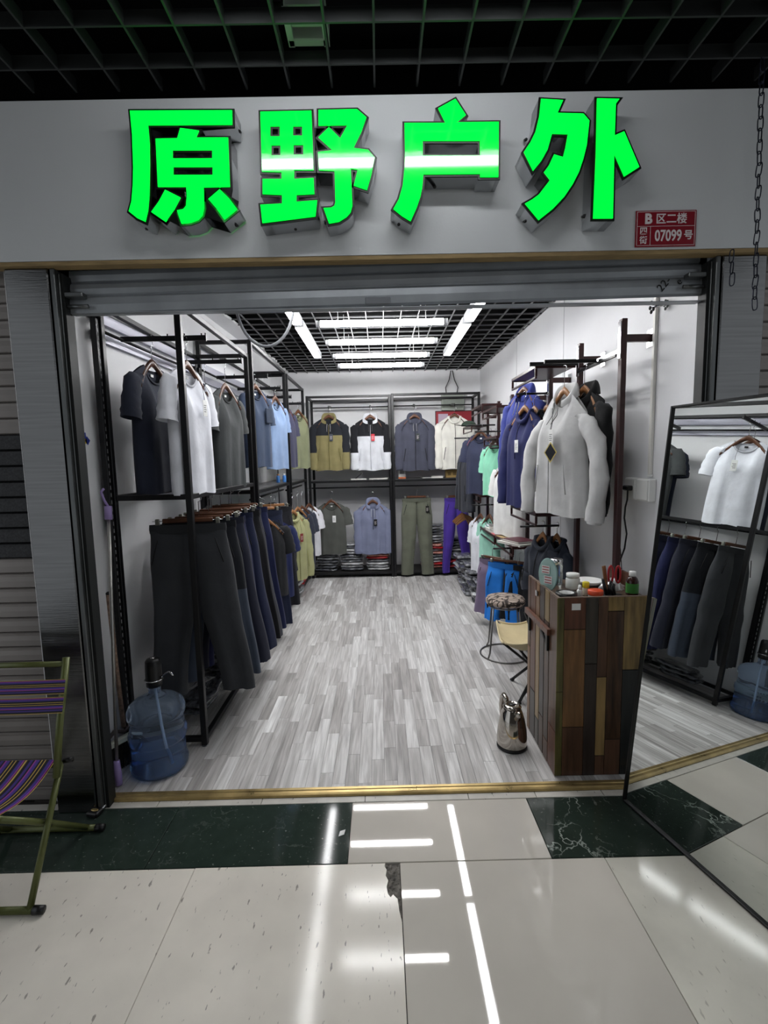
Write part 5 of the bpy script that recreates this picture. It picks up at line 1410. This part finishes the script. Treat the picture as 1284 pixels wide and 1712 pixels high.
MB().lathe([(0.11, 0.392), (0.135, 0.396), (0.146, 0.41), (0.146, 0.428), (0.136, 0.444), (0.10, 0.453), (0.05, 0.456)], 36).build('cushion', leafmat(), t, True)
for k in range(3):
    a = rad(60 + 120 * k)
    MB().tube([(0.13 * math.cos(a), 0.13 * math.sin(a), 0.395), (0.135 * math.cos(a), 0.135 * math.sin(a), 0.365)], [0.012, 0.003], 6).build('tie', cloth((34, 30, 28)), t, True)

t = thing('camp_chair', 'low beige canvas camp chair behind the counter', 'chair', (1.0, 2.93, 0.006), rad(-8))
M_CANV = cloth((208, 194, 158))
tl, tr_, bl, br = Vector((0.20, 0.20, 0.70)), Vector((0.20, -0.20, 0.72)), Vector((-0.27, 0.20, 0.40)), Vector((-0.27, -0.20, 0.40))
def sling(u, v):
    a = bl.lerp(br, u); b = tl.lerp(tr_, u)
    p = a.lerp(b, v)
    sag = 0.20 * math.sin(PI * min(1, v * 1.15)) ** 0.9 * (0.55 + 0.45 * math.sin(PI * u)) + 0.04 * math.sin(PI * u) * (1 - v)
    p = p + Vector((0.02 * math.sin(PI * v), 0, -sag))
    p.y *= 1 - 0.10 * math.sin(PI * v)
    return tuple(p)
MB().grid(sling, 18, 22).build('seat_canvas', M_CANV, t, True)
for u in (0.0, 1.0):
    MB().tube([sling(u, k / 20) for k in range(21)], 0.006, 6).build('canvas_hem', M_CANV, t, True)
MB().tube([sling(k / 20, 0) for k in range(21)], 0.006, 6).build('canvas_hem', M_CANV, t, True)
MB().tube([(p[0], p[1], p[2] - 0.0) for p in (sling(k / 16, 0.5 - 0.0) for k in range(17))], 0.0022, 5).build('seam', cloth((176, 162, 128)), t, True)
MB().tube([sling(0.5, k / 20) for k in range(21)], 0.0022, 5).build('seam', cloth((176, 162, 128)), t, True)
hub = Vector((-0.05, 0, 0.16))
for nm, top in (('pole', bl), ('pole', br), ('pole', tl), ('pole', tr_)):
    MB().tube([tuple(top), tuple(hub + (top - hub) * 0.06)], 0.008, 8).build(nm, M_BLKP, t, True)
for x, y in ((-0.17, 0.16), (-0.17, -0.16), (0.14, 0.16), (0.14, -0.16)):
    MB().tube([(hub.x, y * 0.3, hub.z + 0.02), (x, y, 0.012)], 0.009, 8).build('leg', M_BLKP, t, True)
    MB().sphere((x, y, 0.010), 0.016, 0.012, 0.010, 10, 6).build('foot', M_BLKP, t, True)
MB().tube([(-0.17, -0.16, 0.02), (-0.05, 0.0, 0.09), (0.14, 0.16, 0.02)], 0.007, 8).build('brace', M_BLKP, t, True)

t = thing('electric_kettle', 'polished steel kettle standing on the floor by the counter', 'kettle', (0.652, 2.375, 0.006), rad(0))
M_POL = mat('polished_steel', (186, 180, 172), 0.09, 1.0, var=0.06, scale=4)
MB().lathe([(0.074, 0.016), (0.076, 0.022), (0.077, 0.05), (0.073, 0.10), (0.064, 0.15), (0.052, 0.19), (0.046, 0.205), (0.045, 0.214)], 40, cap0=True, cap1=True).build('body', M_POL, t, True)
MB().lathe([(0.074, 0.0), (0.077, 0.003), (0.077, 0.014), (0.074, 0.0158)], 40).build('base', M_BLKP, t, True)
MB().lathe([(0.046, 0.2145), (0.047, 0.218), (0.040, 0.226), (0.026, 0.231), (0.024, 0.226), (0.004, 0.225)], 36).build('lid', M_POL, t, True)
MB().lathe([(0.003, 0.2265), (0.018, 0.2268), (0.019, 0.2285), (0.003, 0.229)], 20).build('lid_button', M_BLKP, t, True)
MB().tube([(-0.014, 0.042, 0.205), (-0.018, 0.058, 0.232), (-0.022, 0.08, 0.238), (-0.026, 0.10, 0.218), (-0.028, 0.108, 0.17), (-0.026, 0.10, 0.11), (-0.022, 0.08, 0.08)], [0.012, 0.014, 0.014, 0.014, 0.013, 0.012, 0.011], 10).build('handle', M_POL, t, True)
MB().tube([(0.012, -0.046, 0.178), (0.018, -0.064, 0.206), (0.020, -0.072, 0.214)], [0.020, 0.013, 0.010], 10).build('spout', M_POL, t, True)

# ================================================================== WATER BOTTLE, BROOMS
t = thing('water_bottle', 'large blue water dispenser bottle with a black pump on top', 'bottle', (-1.125, 2.275, 0.006), 0)
def bluemat():
    m = mat('blue_polycarbonate', (196, 216, 242), 0.08, trans=0.9, ior=1.2, spec=0.5)
    return m
BP = [(0.09, 0.0), (0.122, 0.004), (0.132, 0.016), (0.134, 0.04), (0.130, 0.052), (0.124, 0.060), (0.124, 0.150), (0.130, 0.158), (0.134, 0.168), (0.134, 0.192), (0.130, 0.202), (0.124, 0.210), (0.124, 0.270), (0.130, 0.278), (0.134, 0.290), (0.133, 0.312), (0.122, 0.335), (0.095, 0.357), (0.06, 0.372), (0.032, 0.382), (0.028, 0.392), (0.028, 0.430)]
MB().lathe(BP, 48, cap0=True, cap1=False).build('bottle_shell', bluemat(), t, True)
MB().lathe([(0.08, 0.006), (0.116, 0.008), (0.126, 0.018), (0.128, 0.04), (0.119, 0.056), (0.119, 0.120), (0.0, 0.120)], 40, cap1=False).build('water', mat('water_body', (128, 166, 216), 0.03, trans=0.92, ior=1.15), t, True)
MB().tube([(0, 0, 0.43), (0.01, 0.0, 0.30), (0.03, -0.01, 0.15), (0.06, -0.02, 0.03)], 0.006, 8).build('suction_hose', mat('clear_hose', (190, 206, 224), 0.3), t, True)
pm = MB().lathe([(0.030, 0.420), (0.036, 0.424), (0.037, 0.446), (0.040, 0.456), (0.038, 0.462), (0.037, 0.520), (0.035, 0.548), (0.028, 0.558), (0.010, 0.560)], 32).build('pump', M_BLKP, t, True)
MB().tube([(0.041 * math.cos(2 * PI * k / 30), 0.041 * math.sin(2 * PI * k / 30), 0.456) for k in range(30)], 0.003, 6, closed=True).build('chrome_band', M_CHROME, pm, True)
MB().lathe([(0.009, 0.5605), (0.010, 0.562), (0.004, 0.563)], 14).build('button', M_CHROME, pm, True)
MB().tube([(0.036, -0.012, 0.468), (0.055, -0.02, 0.482), (0.078, -0.03, 0.500), (0.095, -0.036, 0.505), (0.106, -0.040, 0.498), (0.112, -0.042, 0.488)], 0.0048, 10).build('spout', M_CHROME, pm, True)

M_PURP = mat('lilac_plastic', (160, 140, 194), 0.4)
t = thing('mop_pole', 'steel pole with lilac plastic ends leaning in the left entrance corner', 'pole', (-1.268, 2.145, 0.006))
A_, B_ = Vector((0.004, 0.0, 0.09)), Vector((-0.035, 0.17, 1.26))
MB().tube([tuple(A_), tuple(B_)], 0.008, 10).build('tube', mat('satin_pole', (170, 168, 164), 0.35, 0.8), t, True)
MB().tube([(0.010, -0.006, 0.004), (0.007, -0.003, 0.05), (0.004, 0, 0.12)], [0.015, 0.017, 0.013], 12).build('lower_grip', M_PURP, t, True)
MB().tube([tuple(B_ - (B_ - A_) * 0.02), tuple(B_ + (B_ - A_) * 0.035)], 0.017, 12).build('upper_grip', M_PURP, t, True)
MB().tube([(-0.037, 0.176, 1.30), (-0.049, 0.17, 1.33), (-0.055, 0.16, 1.37), (-0.041, 0.16, 1.385)], 0.006, 8).build('hanging_hook', M_PURP, t, True)
t = thing('broom', 'broom with a mottled brown pole standing behind the lilac pole', 'broom', (-1.305, 2.30, 0.006), rad(62))
MB().tube([(0, 0, 0.20), (0.0, 0.02, 0.5), (-0.0, 0.035, 0.87)], 0.011, 10).build('broomstick', mat('mottled_brown', (128, 104, 88), 0.5, var=0.5, scale=60), t, True)
MB().sphere((0, 0.035, 0.875), 0.012, 0.012, 0.010, 10, 6).build('end_knob', M_BLKP, t, True)
MB().tube([(-0.10, 0, 0.165), (-0.05, 0, 0.20), (0, 0, 0.175), (0.05, 0, 0.20), (0.10, 0, 0.165)], 0.010, 8).build('head_bracket', mat('dark_brown_plastic', (60, 50, 48), 0.5), t, True)
MB().box(-0.14, 0.14, -0.014, 0.014, 0.125, 0.155, bev=0.005).build('head', mat('cream_plastic', (206, 204, 186), 0.5), t)
mb = MB()
for k in range(90):
    x = -0.135 + 0.27 * (k % 30) / 29
    y = (-0.008, 0, 0.008)[k // 30]
    mb.bar((x, y, 0.126), (x * 1.08 + rnd.uniform(-.003, .003), y * 1.6, 0.003), 0.004, 0.004)
tag(mb.build('bristles', mat('dark_bristle', (40, 38, 36), 0.8), t), kind='stuff')

# ================================================================== STANDING MIRROR
phi, lean = 0.275, 0.105
e_ = Vector((math.sin(phi), -math.cos(phi), 0)); n_ = Vector((math.cos(phi), math.sin(phi), 0))
u_ = Vector((0, 0, 1)) * math.cos(lean) + n_ * math.sin(lean)
N_ = e_.cross(u_)                      # points into the room
MW, ML = 0.66, 1.70
mi = thing('standing_mirror', 'tall black framed mirror leaning at the right of the entrance', 'mirror', (1.03, 1.966, 0.001))
mi.matrix_world = Matrix(((e_.x, -N_.x, u_.x, 1.03), (e_.y, -N_.y, u_.y, 1.966), (e_.z, -N_.z, u_.z, 0.001), (0, 0, 0, 1)))
M_MIR = mat('silvered_glass', (226, 230, 228), 0.0, 1.0)
box('mirror_glass', M_MIR, mi, 0.009, MW - 0.009, 0.0, 0.004, 0.009, ML - 0.009)
box('back_panel', mat('mirror_back', (40, 40, 42), 0.7), mi, 0.004, MW - 0.004, 0.0045, 0.014, 0.004, ML - 0.004)
for a in ((0, 0.009, 0, ML), (MW - 0.009, MW, 0, ML), (0.0092, MW - 0.0092, 0, 0.009), (0.0092, MW - 0.0092, ML - 0.009, ML)):
    box('frame_bar', M_BLKP, mi, a[0], a[1], -0.010, 0.016, a[2], a[3], bev=0.002)
MB().bar((MW / 2, 0.02, 1.2), (MW / 2, 0.16, 0.02), 0.03, 0.012).build('back_leg', M_BLKP, mi)

# ================================================================== STRIPED FOLDING CHAIR
M_OLV = mat('olive_tube', (92, 98, 54), 0.35, 0.2, var=0.12, scale=20)
def stripes():
    m = bpy.data.materials.new('purple_striped_webbing')
    m.use_nodes = True
    nt = m.node_tree; b = nt.nodes['Principled BSDF']
    tc = nt.nodes.new('ShaderNodeTexCoord'); sx = nt.nodes.new('ShaderNodeSeparateXYZ')
    nt.links.new(tc.outputs['UV'], sx.inputs[0])
    r = nt.nodes.new('ShaderNodeValToRGB'); cr = r.color_ramp; cr.interpolation = 'CONSTANT'
    seq = [(0.0, (206, 172, 92)), (0.035, (26, 26, 32)), (0.14, (70, 52, 130)), (0.24, (26, 26, 34)), (0.30, (170, 70, 160)), (0.345, (84, 60, 150)), (0.46, (24, 24, 30)), (0.52, (206, 172, 92)), (0.555, (26, 26, 32)), (0.64, (206, 172, 92)), (0.675, (26, 26, 32)), (0.78, (74, 54, 140)), (0.90, (170, 70, 160)), (0.94, (26, 26, 32)), (0.97, (206, 172, 92))]
    for i, (p, c) in enumerate(seq):
        el = cr.elements[i] if i < 2 else cr.elements.new(p)
        el.position = p; el.color = (*lin(c), 1)
    mu = nt.nodes.new('ShaderNodeMath'); mu.operation = 'FRACT'
    nt.links.new(sx.outputs[0], mu.inputs[0]); nt.links.new(mu.outputs[0], r.inputs[0]); nt.links.new(r.outputs[0], b.inputs['Base Color'])
    b.inputs['Roughness'].default_value = 0.7
    return m
M_STR = stripes()
def strip_mesh(fn, nu, nv, reps):
    mb = MB().grid(fn, nu, nv)
    me = mb.mesh('webbing', M_STR, True)
    uv = me.uv_layers.new()
    for p in me.polygons:
        for li in p.loop_indices:
            vi = me.loops[li].vertex_index
            uv.data[li].uv = ((vi % nu) / (nu - 1) * reps, (vi // nu) / (nv - 1))
    return me
t = thing('folding_chair', 'olive framed folding chair with purple striped seat at the left edge', 'chair', (-1.40, 1.68, 0.0))
XS = 0.185
for s in (-1, 1):
    x = XS * s
    MB().tube([(x, -0.185, 0.016), (x * 0.99, 0.03, 0.395)], 0.011, 12).build('leg', M_OLV, t, True)
    MB().tube([(x, 0.0, 0.365), (x, 0.045, 0.55), (x, 0.115, 0.775)], 0.0125, 12).build('back_upright', M_OLV, t, True)
    x2 = x - s * 0.026
    MB().tube([(x2, 0.185, 0.016), (x2, -0.03, 0.21), (x2, -0.235, 0.385)], 0.011, 12).build('leg', M_OLV, t, True)
    MB().tube([(x, -0.075, 0.205), (x2, -0.012, 0.193)], 0.006, 8).build('pivot_bolt', M_CHROME, t, True)
for y, nm in ((-0.185, 'foot_bar'), (0.185, 'foot_bar')):
    w = XS + 0.025 if y < 0 else XS + 0.02
    f = MB().tube([(-w, y, 0.014), (w, y, 0.014)], 0.012, 12).build(nm, M_OLV, t, True)
    for s in (-1, 1):
        MB().tube([(s * (w - 0.012), y, 0.0145), (s * (w + 0.022), y, 0.0145)], [0.0145, 0.0135], 10).build('rubber_cap', M_BLKP, f, True)
MB().tube([(-XS, 0.108, 0.752), (XS, 0.108, 0.752)], 0.0105, 10).build('top_bar', M_OLV, t, True)
MB().tube([(-XS + 0.02, -0.235, 0.385), (XS - 0.02, -0.235, 0.385)], 0.011, 10).build('seat_bar', M_OLV, t, True)
MB().tube([(-XS, 0.03, 0.395), (XS, 0.03, 0.395)], 0.011, 10).build('seat_bar', M_OLV, t, True)
link('seat_webbing', strip_mesh(lambda u, v: (-XS + 0.02 + u * (2 * XS - 0.04), -0.24 + v * 0.275, 0.402 + 0.01 * v - 0.03 * math.sin(PI * v)), 25, 12, 3.0), t)
for z0, z1 in ((0.655, 0.705), (0.59, 0.645)):
    link('back_strap', strip_mesh(lambda u, v: (-XS - 0.014 + v * (2 * XS + 0.028), 0.045 + (0.115 - 0.045) * ((z0 + u * (z1 - z0)) - 0.55) / 0.225 - 0.015 - 0.006 * math.sin(PI * v), z0 + u * (z1 - z0)), 9, 16, 0.999), t)
MB().tube([(XS + 0.012, 0.03, 0.41), (XS + 0.045, 0.03, 0.415)], 0.009, 8).build('side_knob', M_BLKP, t, True)

# ================================================================== SMALL FIXTURES
t = thing('padlock', 'black padlock with a brass badge lying at the left jamb', 'padlock', (-1.265, 1.965, 0.0), rad(-12))
box('lock_body', M_BLKP, t, -0.026, 0.026, -0.03, 0.016, 0.0, 0.022, bev=0.005)
MB().sphere((0, -0.006, 0.022), 0.018, 0.009, 0.003, 14, 6).build('brass_badge', M_BRASS, t, True)
MB().tube([(-0.016, 0.014, 0.012), (-0.016, 0.045, 0.016), (-0.008, 0.058, 0.017), (0.008, 0.058, 0.017), (0.016, 0.045, 0.016), (0.016, 0.014, 0.012)], 0.0045, 8).build('shackle', M_CHROME, t, True)

t = thing('conduit', 'white plastic cable conduit running down the right wall', 'conduit', (XR - 0.009, 2.412, 1.40))
box('channel', mat('conduit_white', (224, 222, 216), 0.45), t, -0.008, 0.008, -0.011, 0.011, 0.0, 1.25, bev=0.003)
box('end_boot', M_WHITE, t, -0.0085, 0.0085, -0.016, 0.016, -0.012, -0.0005, bev=0.002)
for y0, y1, lb in ((2.365, 2.478, 'white wall socket box nearer the entrance'), (2.485, 2.60, 'white wall socket box with the black plug')):
    t = thing('power_socket', lb, 'socket', (XR - 0.02, (y0 + y1) / 2, 1.265))
    h = (y1 - y0) / 2
    box('box', M_WHITE, t, -0.018, 0.0195, -h, h, 0, 0.112, bev=0.004)
    box('face_plate', M_WHITE, t, -0.024, -0.0185, -h + 0.006, h - 0.006, 0.006, 0.106, bev=0.003)
t = thing('power_plug', 'black power plug and cord in the wall socket', 'plug', (XR - 0.047, 2.515, 1.325))
MB().box(-0.030, 0.002, -0.016, 0.035, -0.012, 0.014, bev=0.005).build('plug', M_BLKP, t)
MB().tube([(-0.02, -0.004, -0.012), (-0.022, -0.006, -0.06), (-0.02, 0.015, -0.10), (-0.016, 0.03, -0.16), (-0.016, 0.0, -0.24), (-0.02, 0.01, -0.32), (-0.024, 0.05, -0.40), (-0.028, 0.075, -0.46)], 0.0045, 8).build('cord', M_BLKP, t, True)
o = MB().tube([(0, 0, 0), (0.0, -0.03, -0.12), (0.0, -0.08, -0.26), (0, -0.10, -0.37)], 0.0025, 6).build('thin_cable', M_BLKP, None, True, (1.30, 2.68, 1.24))
tag(o, 'thin dark cable hanging beside the plug cord', 'cable')
for x, y, z, lb in ((XR - 0.03, 2.33, 2.185, 'dark wing nut clamp high on the right wall'),):
    t = thing('wing_clamp', lb, 'clamp', (x, y, z))
    MB().tube([(-0.03, 0.03, 0), (0.03, -0.01, 0)], 0.006, 8).build('bolt', M_CHROME, t, True)
    for k in range(5):
        a = 2 * PI * k / 5
        MB().sphere((-0.028, 0.03 + 0.016 * math.cos(a), 0.022 * math.sin(a)), 0.006, 0.008, 0.010, 8, 6).build('petal', M_BLKP, t, True)
        MB().sphere((0.018, -0.004 + 0.013 * math.cos(a), 0.018 * math.sin(a)), 0.005, 0.007, 0.008, 8, 6).build('petal', M_GUIDE, t, True)
# torn sticker remains on the left wall
t = thing('torn_sticker', 'torn blue and yellow sticker scraps on the left wall', 'sticker', (xl(2.33) + 0.003, 2.33, 1.63))
for (y, z, w, h, c, a) in ((-0.035, 0.0, 0.012, 0.05, (44, 60, 150), 25), (-0.012, 0.01, 0.012, 0.03, (206, 180, 130), -20), (0.012, 0.012, 0.02, 0.03, (60, 74, 160), 10), (0.03, -0.01, 0.03, 0.03, (40, 56, 150), -40), (0.018, -0.012, 0.016, 0.024, (222, 186, 60), 0)):
    box('scrap', mat('scrap_%d_%d_%d' % c, c, 0.5), t, 0, 0.0006, -w / 2, w / 2, -h / 2, h / 2, 0, (0, y, z), (rad(a), 0, 0))
# crumbs of paper on the corridor floor
o = MB().add([(0, 0, 0.001), (0.022, 0.006, 0.004), (0.026, 0.03, 0.006), (0.004, 0.026, 0.002)], [(0, 1, 2, 3)]).add([(0, 0, 0.0005), (0.022, 0.006, 0.003), (0.026, 0.03, 0.005), (0.004, 0.026, 0.001)], [(3, 2, 1, 0)]).build('paper_scrap', M_CARD, None, False, (-0.20, 1.80, 0.0))
tag(o, 'tiny white paper scrap on the dark green tile', 'paper')
